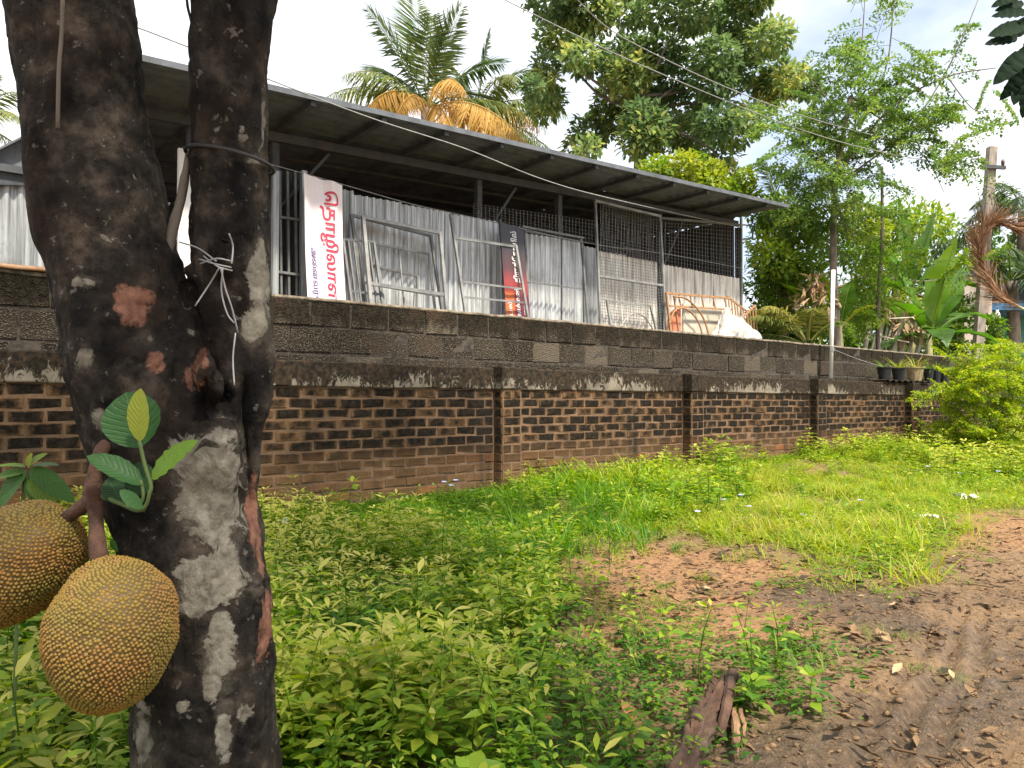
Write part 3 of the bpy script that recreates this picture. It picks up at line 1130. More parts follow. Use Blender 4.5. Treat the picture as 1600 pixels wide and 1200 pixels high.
leaning('doorway_frame', 'steel door frame standing before the pale sheets right of the dark banner',
        [('leg', (820, 358, 7.4), (826, 500, 7.3), 1), ('leg', (908, 374, 7.4), (919, 507, 7.2), 1), ('rail', (816, 354, 7.42), (912, 372, 7.42), 0), ('cross_bar', (820, 361, 7.38), (909, 378, 7.38), 0), ('cross_bar', (823, 440, 7.33), (913, 452, 7.33), 0)], M_tubedim, 0.026)
gt = leaning('mesh_gate', 'tall wire mesh gate panel in a steel frame leaning on the cage', [('leg', (930, 314, 7.36), (938, 512, 7.1), 1), ('leg', (1031, 338, 7.36), (1041, 520, 7.1), 1), ('rail', (930, 314, 7.36), (1031, 338, 7.36), 0), ('rail', (934, 431, 7.21), (1036, 446, 7.21), 0)], M_tube, 0.03)
wire_grid([H(932, 400, 7.26), H(1034, 418, 7.26), H(1042, 535, 7.08), H(940, 526, 7.08)], 26, 26, 0.0032).put('wire_mesh', M_wire, gt)
fr = leaning('grille_frame', 'short pale steel frame at the foot of the mesh gate', [('leg', (948, 470, 7.04), (955, 512, 6.95), 1), ('leg', (1016, 477, 7.04), (1026, 518, 6.95), 1), ('rail', (947, 470, 7.04), (1017, 478, 7.04), 0)], M_tube, 0.026)
g = G()
g.tube(spline([H(968, 512, 7.0), H(985, 492, 7.02), H(1005, 494, 7.02), H(1024, 520, 7.0)], 12), 0.008, 5)
g.put('arched_rod', M_tube, fr)

# scrap iron by the end of the shed
sc = thing('rusty_bed_frame', 'rusty iron bed frame with curved hoops in front of the cage', 'iron frame', H(1090, 545, 7.0) * [1, 1, 0] + ZV * YZ)
D = 7.05
G().bar(H(1041, 457, D), H(1052, 560, D - .05), 0.03).put('leg', M_rust, sc)
G().bar(H(1053, 462, D), H(1066, 560, D - .05), 0.022).put('leg', M_rust, sc)
G().bar(H(1042, 458, D), H(1140, 466, D), 0.03).put('rail', M_rust, sc)
G().bar(H(1046, 478, D), H(1142, 484, D), 0.024).put('rail', M_rust, sc)
for k in range(5):
    G().bar(H(1060 + k * 18, 460 + k * 1.4, D), H(1064 + k * 18, 479 + k * 1.2, D), 0.016).put('spindle', M_rust, sc)
G().tube(spline([H(1052, 463, D - .04), H(1074, 468, D - .04), H(1098, 495, D - .04), H(1112, 540, D - .04)], 14), 0.014, 6).put('hoop', M_rust, sc)
G().tube(spline([H(1046, 505, D - .06), H(1056, 484, D - .06), H(1074, 484, D - .06), H(1092, 505, D - .06), H(1102, 545, D - .06)], 16), 0.013, 6).put('hoop', M_rust, sc)
dsk = []
for k in range(19):
    a = math.pi * (0.5 + k / 18)
    dsk.append(H(1064 + 21 * math.cos(a), 508 - 28 * math.sin(a), 7.12))
dsk += [H(1064, 560, 7.12)]
n = len(dsk)
o = G().add(dsk + [p - NV * 0.02 for p in dsk], [tuple(range(n)), tuple(range(2 * n - 1, n - 1, -1))] + [(i, i + n, (i + 1) % n + n, (i + 1) % n) for i in range(n)]).put('round_sign_board', plain('faded_orange_paint', (0.52, 0.13, 0.06), (0.66, 0.24, 0.13), 9, 0.6))
tag(o, 'faded orange half-round board behind the rusty hoops', 'board')
pn = [H(1068, 474, 7.2), H(1128, 480, 7.2), H(1128, 560, 7.12), H(1068, 560, 7.12)]
o = G().add(pn + [p - NV * .03 for p in pn], [(3, 2, 1, 0), (4, 5, 6, 7), (0, 1, 5, 4), (1, 2, 6, 5), (2, 3, 7, 6), (3, 0, 4, 7)]).put('leaning_panel', plain('beige_board', (0.40, 0.36, 0.28), (0.52, 0.48, 0.39), 14, 0.8))
tag(o, 'flat beige board leaning behind the rusty bed frame', 'board')

# folded rusty slatted chair-like rack
rk = thing('rusty_rack', 'rusty slatted iron rack at the right end of the scrap pile', 'iron rack', H(1165, 550, 7.1) * [1, 1, 0] + ZV * YZ)
for k in range(7):
    f = k / 6
    G().bar(H(1138 + 28 * f, 463 + 22 * f, 7.15), H(1146 + 30 * f, 560, 7.0), 0.016).put('slat', M_rust, rk)
G().bar(H(1136, 463, 7.15), H(1168, 487, 7.15), 0.024).put('rail', M_rust, rk)
G().bar(H(1160, 497, 7.1), H(1180, 477, 7.1), 0.026).put('rail', M_rust, rk)
for k in range(5):
    f = k / 4
    G().bar(H(1163 + 17 * f, 495 - 17 * f, 7.1), H(1172 + 14 * f, 560, 7.0), 0.016).put('slat', M_rust, rk)

# white tarpaulin heaped over scrap
TN = 46
TV = []
for j in range(TN + 1):
    for i in range(TN + 1):
        a, b = i / TN, j / TN
        px = 1098 + 96 * a
        ridge = np.interp(a, [0, 0.2, 0.36, 0.5, 0.62, 0.8, 1.0], [548, 512, 482, 494, 500, 515, 546])
        py = ridge + (562 - ridge) * b
        TV.append(H(px, py, 7.02 - 0.4 * b * (0.5 + 0.5 * math.sin(a * math.pi)) - 0.04 * abs(math.sin(a * 11 + b * 5))))
TV = np.array(TV)
TV += NV * (0.11 * np.abs(fbm(TV * [4, 4, 2.5], 3, 71)))[:, None] + ZV * (0.05 * np.abs(fbm(TV * 4, 2, 73)))[:, None]
m_ = TN + 1
TF = np.array([(j * m_ + i, j * m_ + i + 1, (j + 1) * m_ + i + 1, (j + 1) * m_ + i) for j in range(TN) for i in range(TN)])
tag(put('tarpaulin', TV, TF, plain('dirty_white_tarpaulin', (0.36, 0.34, 0.31), (0.56, 0.54, 0.51), 5, 0.6, 0, 0.4, 0.02), smooth=True), 'crumpled white tarpaulin heaped on the scrap by the shed end', 'tarpaulin')

# thin white pipe standing on the coping
pb = H(1298, 592, WD + .16)
pt = H(1302, 422, WD + .16)
pp = thing('pipe_post', 'slim white pipe standing upright behind the brick coping', 'post', pb)
G().tube([pb + ZV * .004, pt], 0.03, 10).put('pipe', plain('white_pipe', (0.60, 0.60, 0.57), (0.75, 0.75, 0.72), 9, 0.6), pp, True)
G().tube([H(1299, 549, WD + .16), H(1299, 541, WD + .16)], 0.042, 8).put('clamp', M_tube, pp)
wire('slack_wire', 'slack wire from the white pipe down to the plant pots', [H(1300, 545, WD + .13), H(1340, 561, WD + .1), H(1383, 574, WD + .06)], 0.004, M_cable)

# ------------------------------------------------------------------ foliage library
def leaf_tmpl(nseg=4, w=0.22, fold=0.25, droop=0.15, peak=0.45, wave=0.0, rnd_=False):
    """leaf of length 1 along +Y, face up +Z"""
    V = []
    for k in range(nseg + 1):
        f = k / nseg
        p = (f / peak) ** 0.75 if f < peak else max(0.0, 1 - ((f - peak) / (1 - peak)) ** 1.6)
        if rnd_:
            p = math.sin(math.pi * min(1, f ** (0.69 / -math.log(peak)))) ** .62
        hw = w * max(p, 0.02)
        z = -droop * f * f
        e = fold * hw + wave * hw * math.sin(k * 2.4)
        V += [(-hw, f, z + e), (0, f, z), (hw, f, z + e)]
    F = []
    for k in range(nseg):
        a = 3 * k
        F += [(a, a + 1, a + 4, a + 3), (a + 1, a + 2, a + 5, a + 4)]
    return np.array(V), np.array(F)


def basis(al, up):
    """rows: side, along, normal for arrays of directions"""
    al = al / (np.linalg.norm(al, axis=1)[:, None] + 1e-9)
    sd = np.cross(al, up)
    sd /= np.linalg.norm(sd, axis=1)[:, None] + 1e-9
    nn = np.cross(sd, al)
    return sd, al, nn


def leaves(T, org, al, up, size, tint, wscale=None):
    """vectorised leaves -> V, F(quads), tint"""
    V0, F0 = T
    sd, a_, nn = basis(np.asarray(al, float), np.asarray(up, float))
    n, k = len(org), len(V0)
    size = np.broadcast_to(np.asarray(size, float), (n,))
    ws = size if wscale is None else size * wscale
    V = (np.asarray(org)[:, None, :] + V0[None, :, 0:1] * (sd * ws[:, None])[:, None, :] + V0[None, :, 1:2] * (a_ * size[:, None])[:, None, :]
         + V0[None, :, 2:3] * (nn * size[:, None])[:, None, :]).reshape(-1, 3)
    F = (F0[None] + (np.arange(n) * k)[:, None, None]).reshape(-1, F0.shape[1])
    return V, F, np.repeat(np.broadcast_to(np.asarray(tint, float), (n,)), k)


def join(parts):
    V, F, A, n = [], [], [], 0
    for v, f, a in parts:
        V.append(v)
        F.append(np.asarray(f) + n)
        A.append(a)
        n += len(v)
    return np.concatenate(V), np.concatenate(F), np.concatenate(A)


def qtube(pts, rad, n=4, tint=0.3):
    V, F = tube(pts, rad, n, False)
    return V, np.array(F), np.full(len(V), tint)


def rdir(n, r=rng):
    v = r.normal(size=(n, 3))
    return v / np.linalg.norm(v, axis=1)[:, None]


T_DIA = (np.array([(0, 0, 0), (-.24, .45, .06), (0, 1, -.1), (.24, .45, .06)], float), np.array([(0, 3, 2, 1)]))
T_OV = leaf_tmpl(4, 0.25, 0.25, 0.18)
T_OVS = leaf_tmpl(3, 0.26, 0.3, 0.2)
T_LAN = leaf_tmpl(4, 0.15, 0.3, 0.25)
T_BLADE = leaf_tmpl(4, 0.022, 0.4, 0.55, 0.25)
T_BLADEW = leaf_tmpl(6, 0.055, 0.5, 0.5, 0.35)
T_BIG = leaf_tmpl(10, 0.24, 0.22, 0.12, 0.5, 0.12)

GREEN = [(0.0, (0.012, 0.035, 0.006)), (0.35, (0.04, 0.105, 0.012)), (0.65, (0.10, 0.20, 0.018)), (0.85, (0.24, 0.30, 0.03)), (1.0, (0.46, 0.44, 0.12))]
M_weed = leafmat('weed_leaf', [(0.0, (0.02, 0.06, 0.008)), (0.3, (0.06, 0.165, 0.013)), (0.6, (0.18, 0.32, 0.02)), (0.82, (0.37, 0.44, 0.035)), (1.0, (0.60, 0.56, 0.14))], 0.42)
M_grass = leafmat('grass_blade', [(0.0, (0.03, 0.10, 0.010)), (0.35, (0.075, 0.23, 0.014)), (0.65, (0.27, 0.38, 0.016)), (0.9, (0.48, 0.46, 0.04)), (1.0, (0.50, 0.40, 0.16))], 0.42)
M_tree = leafmat('dark_tree_leaf', [(0.0, (0.012, 0.03, 0.010)), (0.4, (0.03, 0.075, 0.018)), (0.75, (0.07, 0.14, 0.025)), (1.0, (0.26, 0.26, 0.04))], 0.28, 0.4, 0.5)
M_tree2 = leafmat('hazy_tree_leaf', [(0.0, (0.065, 0.11, 0.05)), (0.4, (0.14, 0.21, 0.08)), (0.75, (0.22, 0.30, 0.10)), (1.0, (0.46, 0.46, 0.14))], 0.45, 0.6, 0.2)  # pale grey-green stops with haze mixed into the leaf colour
M_lite = leafmat('pale_tree_leaf', [(0.0, (0.05, 0.11, 0.018)), (0.5, (0.16, 0.27, 0.03)), (1.0, (0.42, 0.43, 0.055))], 0.42)
M_feath = leafmat('feathery_leaf', [(0.0, (0.06, 0.12, 0.035)), (0.5, (0.16, 0.26, 0.055)), (1.0, (0.40, 0.42, 0.09))], 0.48)
M_palm = leafmat('palm_leaflet', [(0.0, (0.02, 0.045, 0.018)), (0.35, (0.075, 0.13, 0.035)), (0.65, (0.21, 0.24, 0.055)), (1.0, (0.42, 0.36, 0.09))], 0.3, 0.5, 0.3)
M_palmdry = leafmat('dry_palm_leaflet', [(0.0, (0.22, 0.12, 0.035)), (0.5, (0.46, 0.27, 0.06)), (1.0, (0.62, 0.42, 0.15))], 0.3, 0.6, 0.2)
M_banana = leafmat('banana_leaf', [(0.0, (0.025, 0.08, 0.012)), (0.5, (0.10, 0.22, 0.022)), (0.8, (0.22, 0.33, 0.03)), (1.0, (0.52, 0.48, 0.06))], 0.42, 0.4, 0.5)
M_drybrown = leafmat('dead_leaf', [(0.0, (0.045, 0.027, 0.016)), (0.4, (0.12, 0.068, 0.038)), (0.75, (0.26, 0.155, 0.08)), (1.0, (0.48, 0.33, 0.19))], 0.08, 0.7, 0.3)
M_bark = plain('grey_brown_bark', (0.07, 0.055, 0.042), (0.21, 0.175, 0.14), 9, 0.9, 0, 0.6, 0.015, stretch=(1, 1, 0.35))
M_stem = plain('green_stem', (0.05, 0.09, 0.02), (0.12, 0.17, 0.045), 12, 0.7)


def herb(seed, h=0.22, whorls=5, ll=0.07, top=0.0, T=T_OV, low=0.25):
    """one leafy weed standing at the origin"""
    r = np.random.default_rng(seed)
    lean = r.uniform(-.25, .25, 2)
    parts = []
    sp = np.array([[lean[0] * h * f * f, lean[1] * h * f * f, h * f] for f in np.linspace(0, 1, 4)])
    parts.append(qtube(sp, [0.0025, 0.002, 0.0018, 0.001], 3, 0.35))
    for k in range(whorls):
        f = 0.25 + 0.75 * (k + 0.5) / whorls
        p = np.array([lean[0] * h * f * f, lean[1] * h * f * f, h * f])
        n = 3 if k < whorls - 1 else 5
        ang = r.uniform(0, 6.28) + np.arange(n) * 6.28 / n + r.uniform(-.3, .3, n)
        el = r.uniform(-.1, .35, n) + (0.45 if k == whorls - 1 else 0)
        al = np.stack([np.cos(ang) * np.cos(el), np.sin(ang) * np.cos(el), np.sin(el)], 1)
        tint = np.clip(low + 0.35 * f + r.normal(0, .13, n) + (top if k >= whorls - 1 - (top > .25) else 0), 0, 1)
        org = p + al * 0.012
        parts.append(leaves(T, org, al, np.tile([0, 0, 1.0], (n, 1)) + r.normal(0, .2, (n, 3)), ll * r.uniform(.7, 1.2, n) * (0.75 if k == whorls - 1 else 1.05 - 0.3 * abs(f - .5)), tint))
    return join(parts)


def tuft(seed, n=22, ln=0.22, spread=0.05, T=T_BLADE, tint=0.4, lean=0.35):
    r = np.random.default_rng(seed)
    ang = r.uniform(0, 6.28, n)
    el = np.clip(1.57 - np.abs(r.normal(0, lean, n)) - .08, 0.3, 1.5)
    al = np.stack([np.cos(ang) * np.cos(el), np.sin(ang) * np.cos(el), np.sin(el)], 1)
    org = np.stack([r.normal(0, spread, n), r.normal(0, spread, n), np.zeros(n)], 1)
    out = np.stack([-np.cos(ang) * np.sin(el), -np.sin(ang) * np.sin(el), np.cos(el)], 1)
    return leaves(T, org, al, out, ln * r.uniform(.5, 1.15, n), np.clip(tint + r.normal(0, .13, n), 0, 1))


def creeper(seed, n=20, ll=0.03, rad=0.09, tint=0.35, hz=0.05):
    r = np.random.default_rng(seed)
    ang = r.uniform(0, 6.28, n)
    rr = rad * np.sqrt(r.uniform(0, 1, n))
    org = np.stack([rr * np.cos(ang), rr * np.sin(ang), hz * r.uniform(.2, 1, n)], 1)
    a2 = r.uniform(0, 6.28, n)
    al = np.stack([np.cos(a2), np.sin(a2), r.uniform(-.2, .5, n)], 1)
    return leaves(T_OVS, org, al, np.tile([0, 0, 1.0], (n, 1)) + r.normal(0, .3, (n, 3)), ll * r.uniform(.6, 1.3, n), np.clip(tint + r.normal(0, .12, n), 0, 1))


def scatter(tmpls, pos, scale, tshift, r=rng, tilt=0.15):
    """copies of templates at positions, joined"""
    pos = np.asarray(pos)
    which = r.integers(0, len(tmpls), len(pos))
    out = []
    for q, (V0, F0, A0) in enumerate(tmpls):
        ii = np.nonzero(which == q)[0]
        if not len(ii):
            continue
        n = len(ii)
        th = r.uniform(0, 6.28, n)
        c, s = np.cos(th), np.sin(th)
        sc_ = np.broadcast_to(scale, (len(pos),))[ii] * r.uniform(.6, 1.4, n)
        tx, ty = r.normal(0, tilt, n), r.normal(0, tilt, n)
        x = c[:, None] * V0[:, 0] - s[:, None] * V0[:, 1]
        y = s[:, None] * V0[:, 0] + c[:, None] * V0[:, 1]
        z = np.broadcast_to(V0[:, 2], x.shape)
        x = x + tx[:, None] * z
        y = y + ty[:, None] * z
        V = (np.stack([x, y, z], -1) * sc_[:, None, None] + pos[ii][:, None, :]).reshape(-1, 3)
        F = (F0[None] + (np.arange(n) * len(V0))[:, None, None]).reshape(-1, F0.shape[1])
        A = np.clip(A0[None] + np.broadcast_to(tshift, (len(pos),))[ii][:, None], 0, 1).ravel()
        out.append((V, F, A))
    return join(out)


def crown_leaves(centres, radii, n_each, T, size, tint, r=rng, spread=0.15, flat=0.75, hang=0.0):
    """clumps of leaves, the leaves sitting at the twig ends of each clump"""
    parts = []
    for c, rad, ti in zip(centres, radii, tint):
        n = int(n_each * (rad / np.mean(radii)) ** 2)
        d = rdir(n, r)
        rr = rad * r.uniform(0.25, 1.0, n) ** 0.6
        p = np.asarray(c) + d * rr[:, None] * [1, 1, flat]
        al = d * 0.7 + r.normal(0, .5, (n, 3))
        al[:, 2] -= hang
        up = np.tile([0, 0, 1.0], (n, 1)) + d * 0.4 + r.normal(0, .35, (n, 3))
        parts.append(leaves(T, p, al, up, size * r.uniform(.6, 1.25, n), np.clip(ti + r.normal(0, spread, n), 0, 1)))
    return join(parts)


def limb(a, b, r0, r1, bow=0.12, n=7, r=rng, sides=7):
    a, b = np.asarray(a, float), np.asarray(b, float)
    L_ = np.linalg.norm(b - a)
    m = [a, a + (b - a) * .33 + r.normal(0, bow * L_ * .5, 3), a + (b - a) * .66 + r.normal(0, bow * L_ * .5, 3), b]
    return tube(spline(m, n), np.linspace(r0, r1, n), sides)


def frond(base, dirv, length, droop, nl=40, ll=0.55, tint=0.4, r=rng, hang=0.5, rad=0.02, lw=0.028, up=None, start=0.15, twist=0.0):
    """pinnate palm leaf: rachis and two rows of leaflets"""
    base = np.asarray(base, float)
    d = unit(dirv)
    ks = np.linspace(0, 1, 14)
    pts = np.array([base + d * length * f - ZV * droop * length * f ** 2.2 for f in ks])
    parts = [qtube(pts, np.linspace(rad, rad * .2, 14), 4, min(1, tint + .25))]
    f = np.linspace(start, 1.0, nl)
    cen = np.stack([np.interp(f, ks, pts[:, i]) for i in range(3)], 1)
    tan = np.gradient(pts, axis=0)
    tg = np.stack([np.interp(f, ks, tan[:, i]) for i in range(3)], 1)
    tg /= np.linalg.norm(tg, axis=1)[:, None]
    sd = np.cross(tg, ZV)
    sd /= np.linalg.norm(sd, axis=1)[:, None] + 1e-6
    nrm = np.cross(sd, tg)
    T = leaf_tmpl(3, lw / 2, 0.5, hang * .5, 0.3)
    T[0][:, 0] /= 1.0
    for sg in (-1, 1):
        al = sd * sg * 0.95 + tg * (0.35 + 0.5 * f[:, None]) + nrm * (0.15 - twist * sg) - ZV * hang * r.uniform(.5, 1.1, (nl, 1)) + r.normal(0, .09, (nl, 3))
        env = np.sin(np.clip(f, 0, 1) ** .8 * math.pi * .82 + .25)
        V, F, A = leaves(T, cen, al, nrm + r.normal(0, .2, (nl, 3)), ll * np.clip(env, .25, 1) * r.uniform(.85, 1.1, nl), np.clip(tint + r.normal(0, .1, nl), 0, 1), wscale=1.0)
        parts.append((V, F, A))
    return join(parts)


# ------------------------------------------------------------------ the jackfruit tree in the foreground
TD = 1.35


def TP(px, py, off=0.0):
    return W(px, py, TD + off)


def skin(rows, off):
    """tube from (y, left px, right px)"""
    pts, rad = [], []
    for y, l, r_ in rows:
        pts.append(TP((l + r_) / 2, y, off if not isinstance(off, dict) else off.get(y, 0)))
        rad.append((r_ - l) / 2 / 1200 * TD * 0.945)
    n = len(rows) * 4
    tt = np.linspace(0, len(rows) - 1, n)
    P = spline(np.array(pts), n)
    Rr = np.interp(tt, range(len(rows)), rad)
    return tube(P, Rr, 28)


tg_ = G()
main = [(1420, 190, 480), (1330, 196, 455), (1200, 208, 440), (1000, 205, 428), (850, 185, 408), (780, 163, 388), (700, 140, 380), (640, 127, 352), (560, 108, 330), (480, 90, 302), (440, 84, 289), (400, 78, 277),
        (300, 58, 258), (200, 42, 233), (100, 28, 222), (0, 10, 206), (-120, -10, 192), (-330, -60, 150), (-700, -150, 60)]
right = [(980, 380, 424), (850, 372, 416), (780, 368, 409), (700, 360, 413), (640, 330, 419), (560, 318, 426), (480, 304, 424), (400, 293, 426), (300, 294, 424), (200, 299, 421), (100, 301, 424), (50, 302, 429), (0, 303, 437),
         (-120, 303, 452), (-330, 330, 480), (-700, 420, 560)]
tg_.add(*skin(main, 0.0))
tg_.add(*skin(right, 0.03))
tg_.tube([TP(318, 640, -.02), TP(322, 600, -.105), TP(323, 570, -.118), TP(321, 548, -.112)], [.03, .024, .017, .008], 10)      # snapped shard
tg_.tube([TP(352, 430, 0.0), TP(350, 400, -.075), TP(349, 378, -.085), TP(350, 366, -.085)], [.03, .024, .019, .016], 12)       # old stub
tg_.tube([TP(318, 450, .02), TP(300, 428, -.01), TP(288, 416, -.015)], [.022, .014, .008], 8)
tg_.tube([TP(320, 800, -.02), TP(325, 730, -.045), TP(330, 680, -.06), TP(332, 655, -.055)], [.07, .06, .05, .035], 16)                    # shoulder below the hollow
tmp = tg_.put('tmp', M_bark, loc=(0, 0, 0))
md = tmp.modifiers.new('r', 'REMESH')
md.mode = 'VOXEL'
md.voxel_size = 0.0042
me = bpy.data.meshes.new_from_object(tmp.evaluated_get(bpy.context.evaluated_depsgraph_get()))
bpy.data.objects.remove(tmp)
nv = len(me.vertices)
TVx = np.empty(nv * 3, np.float32)
me.vertices.foreach_get('co', TVx)
TVx = TVx.reshape(-1, 3).astype(float)
NRM = np.empty(nv * 3, np.float32)
me.vertices.foreach_get('normal', NRM)
NRM = NRM.reshape(-1, 3).astype(float)
tpx, tpy = proj(TVx)
frontf = np.clip(-NRM[:, 1] * 2 + .3, 0, 1)
st = TVx * [1, 1, 0.45]
disp = 0.009 * fbm(st * 9, 3, 5) + 0.0032 * fbm(st * 45, 3, 8) + 0.004 * np.abs(fbm(TVx * [20, 20, 7], 2, 13)) - 0.002
lowbark = sstep(720, 900, tpy) * 0.5 + 0.5
scale_bark = blob(tpx, tpy, 250, 540, 120, 130) + blob(tpx, tpy, 400, 1000, 40, 250)
disp += 0.006 * scale_bark * np.sign(fbm(TVx * [28, 28, 18], 2, 33)) * np.clip(np.abs(fbm(TVx * [28, 28, 18], 2, 33)) * 3, 0, 1)
disp -= 0.045 * np.clip(blob(tpx, tpy, 324, 622, 24, 18) * 1.6, 0, 1) * frontf      # hollow
disp += 0.004 * blob(tpx, tpy, 326, 664, 34, 9) * frontf
crk = np.abs(fbm(TVx * [26, 26, 11], 3, 55))
disp -= 0.006 * np.clip(1 - crk * 7, 0, 1) * (0.35 + 0.65 * np.clip(scale_bark + lowbark - .5, 0, 1))
disp -= 0.012 * blob(tpx, tpy, 350, 372, 7, 6) * frontf
disp -= 0.03 * np.exp(-((tpx - 386) / 9) ** 2) * sstep(570, 640, tpy) * (1 - sstep(760, 830, tpy)) * frontf
disp -= 0.004 * blob(tpx, tpy, 207, 478, 36, 34) * frontf
disp += 0.004 * (np.exp(-((tpy - (243 + (tpx - 290) * 0.12)) / 3.0) ** 2)) * (tpx > 285) * (TVx[:, 1] > 1.2)
TVx = TVx + NRM * disp[:, None]
me.vertices.foreach_set('co', TVx.astype(np.float32).ravel())


def esum(lst):
    r = np.zeros(nv)
    for cx, cy, rx, ry, k in lst:
        r = np.maximum(r, k * blob(tpx, tpy, cx, cy, rx, ry))
    return r


pale = esum([(402, 470, 20, 75, 1), (390, 515, 16, 45, .9), (412, 430, 12, 70, 1), (398, 415, 14, 20, .8), (414, 180, 9, 90, .62), (380, 215, 12, 22, .7), (398, 250, 18, 12, .8),
             (322, 735, 72, 65, 1.1), (335, 800, 56, 70, 1.1), (345, 690, 50, 36, .9), (300, 790, 40, 55, .95), (330, 905, 60, 50, 1.15), (300, 925, 46, 50, 1.0), (352, 880, 26, 80, 1.0), (346, 1005, 28, 66, 1.1),
             (332, 1065, 24, 40, .9), (350, 1140, 18, 60, .95), (382, 1115, 14, 28, .8), (218, 1150, 16, 80, .8), (135, 441, 30, 12, .85), (140, 560, 14, 28, .75), (155, 660, 16, 24, .75), (290, 1110, 30, 22, .6), (300, 520, 20, 14, .6),
             (225, 300, 60, 60, .42), (150, 200, 60, 120, .36), (340, 150, 50, 100, .36), (170, 380, 60, 60, .4)])
orange = esum([(207, 475, 40, 36, 1), (243, 567, 22, 24, .9), (300, 592, 20, 24, .62), (398, 800, 11, 80, 1.05), (404, 870, 8, 60, .8), (414, 975, 14, 75, 1.0), (318, 562, 16, 28, .8), (345, 655, 12, 10, .5)])
dark = esum([(388, 650, 22, 120, 1.15), (397, 720, 18, 80, 1.1), (324, 622, 28, 20, 1), (300, 500, 30, 60, .5), (285, 1050, 40, 160, .6), (380, 920, 12, 110, .7), (250, 800, 60, 90, .65)])  # black bark blotches, plus shade painted into the hollow and right crevice
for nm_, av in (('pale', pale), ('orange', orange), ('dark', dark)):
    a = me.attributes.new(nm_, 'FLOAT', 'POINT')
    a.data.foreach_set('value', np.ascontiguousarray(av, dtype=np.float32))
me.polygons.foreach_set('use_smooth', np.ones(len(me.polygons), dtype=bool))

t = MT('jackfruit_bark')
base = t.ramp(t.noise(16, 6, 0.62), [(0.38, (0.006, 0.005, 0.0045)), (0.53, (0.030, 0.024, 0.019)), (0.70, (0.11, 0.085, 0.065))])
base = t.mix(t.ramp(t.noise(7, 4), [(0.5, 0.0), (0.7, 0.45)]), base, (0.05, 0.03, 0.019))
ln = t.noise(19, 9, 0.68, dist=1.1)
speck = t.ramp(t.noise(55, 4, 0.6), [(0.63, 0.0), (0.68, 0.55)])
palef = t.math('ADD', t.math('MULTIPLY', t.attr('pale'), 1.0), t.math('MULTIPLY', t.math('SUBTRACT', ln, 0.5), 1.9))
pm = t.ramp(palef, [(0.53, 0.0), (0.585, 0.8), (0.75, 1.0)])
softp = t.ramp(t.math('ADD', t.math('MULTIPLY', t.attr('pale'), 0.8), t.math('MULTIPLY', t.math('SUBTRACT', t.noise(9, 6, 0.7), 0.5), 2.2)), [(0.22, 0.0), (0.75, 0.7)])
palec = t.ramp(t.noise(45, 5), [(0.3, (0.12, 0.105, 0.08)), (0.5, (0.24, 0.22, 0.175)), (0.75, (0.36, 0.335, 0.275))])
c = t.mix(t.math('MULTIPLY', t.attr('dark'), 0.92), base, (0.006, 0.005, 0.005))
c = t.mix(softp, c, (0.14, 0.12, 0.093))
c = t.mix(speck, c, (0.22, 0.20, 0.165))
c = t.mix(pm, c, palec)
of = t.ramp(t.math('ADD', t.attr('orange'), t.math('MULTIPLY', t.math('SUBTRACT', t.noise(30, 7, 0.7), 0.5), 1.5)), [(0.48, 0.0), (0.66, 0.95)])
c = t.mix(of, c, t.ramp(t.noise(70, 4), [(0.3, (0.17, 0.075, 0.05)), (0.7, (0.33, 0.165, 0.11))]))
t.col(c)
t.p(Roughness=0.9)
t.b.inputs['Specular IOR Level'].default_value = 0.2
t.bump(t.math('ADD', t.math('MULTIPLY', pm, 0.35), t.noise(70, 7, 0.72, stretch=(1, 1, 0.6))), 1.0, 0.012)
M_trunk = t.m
tb = W(325, 1250, TD)
tb[2] = float(ground_z(tb[0], tb[1]))
jt = thing('jackfruit_tree', 'dark lichen-patched forked tree trunk in the left foreground', 'tree', tb)
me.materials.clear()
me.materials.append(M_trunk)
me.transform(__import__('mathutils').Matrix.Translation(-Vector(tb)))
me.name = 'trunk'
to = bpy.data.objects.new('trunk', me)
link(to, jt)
ORG[to.name] = np.array(tb)

# crown overhead: limbs and leaves above the frame
lp = []
g = G()
r9 = np.random.default_rng(19)
tops = [TP(-40, -680), TP(490, -680, .03)]
cc, cr, ct = [], [], []
for k in range(46):
    th = r9.uniform(0, 6.28)
    rr = 2.9 * math.sqrt(r9.uniform(0, 1))
    c0 = np.array([-0.5 + 0.75 * rr * math.cos(th), 0.5 + 0.85 * rr * math.sin(th), 0])
    c0[2] = max(2.7 + r9.uniform(0, 1.5), 0.9 + 0.66 * max(c0[1] + .75, 0) + 0.75)
    cc.append(c0)
    cr.append(r9.uniform(.42, .68))
    ct.append(r9.uniform(.2, .6))
    if k % 3 == 0:
        V, F = limb(tops[k % 2], c0, 0.05, 0.012, 0.1, 8, r9)
        g.add(V, F)
for k in range(30):
    c0 = np.array([r9.uniform(-3.0, 1.7), r9.uniform(2.0, 4.4), 0])
    c0[2] = 0.9 + 0.56 * (c0[1] + .7) + r9.uniform(.75, 1.9)
    cc.append(c0)
    cr.append(r9.uniform(.42, .62))
    ct.append(r9.uniform(.2, .6))
    if k % 4 == 0:
        V, F = limb(tops[k % 2], c0, 0.05, 0.012, 0.06, 8, r9)
        g.add(V, F)
g.put('limb', M_bark, jt, True)
V, F, A = crown_leaves(cc, cr, 85, T_OV, 0.17, ct, r9)
put('crown', V, F, M_tree, jt, attrs={'tint': A})

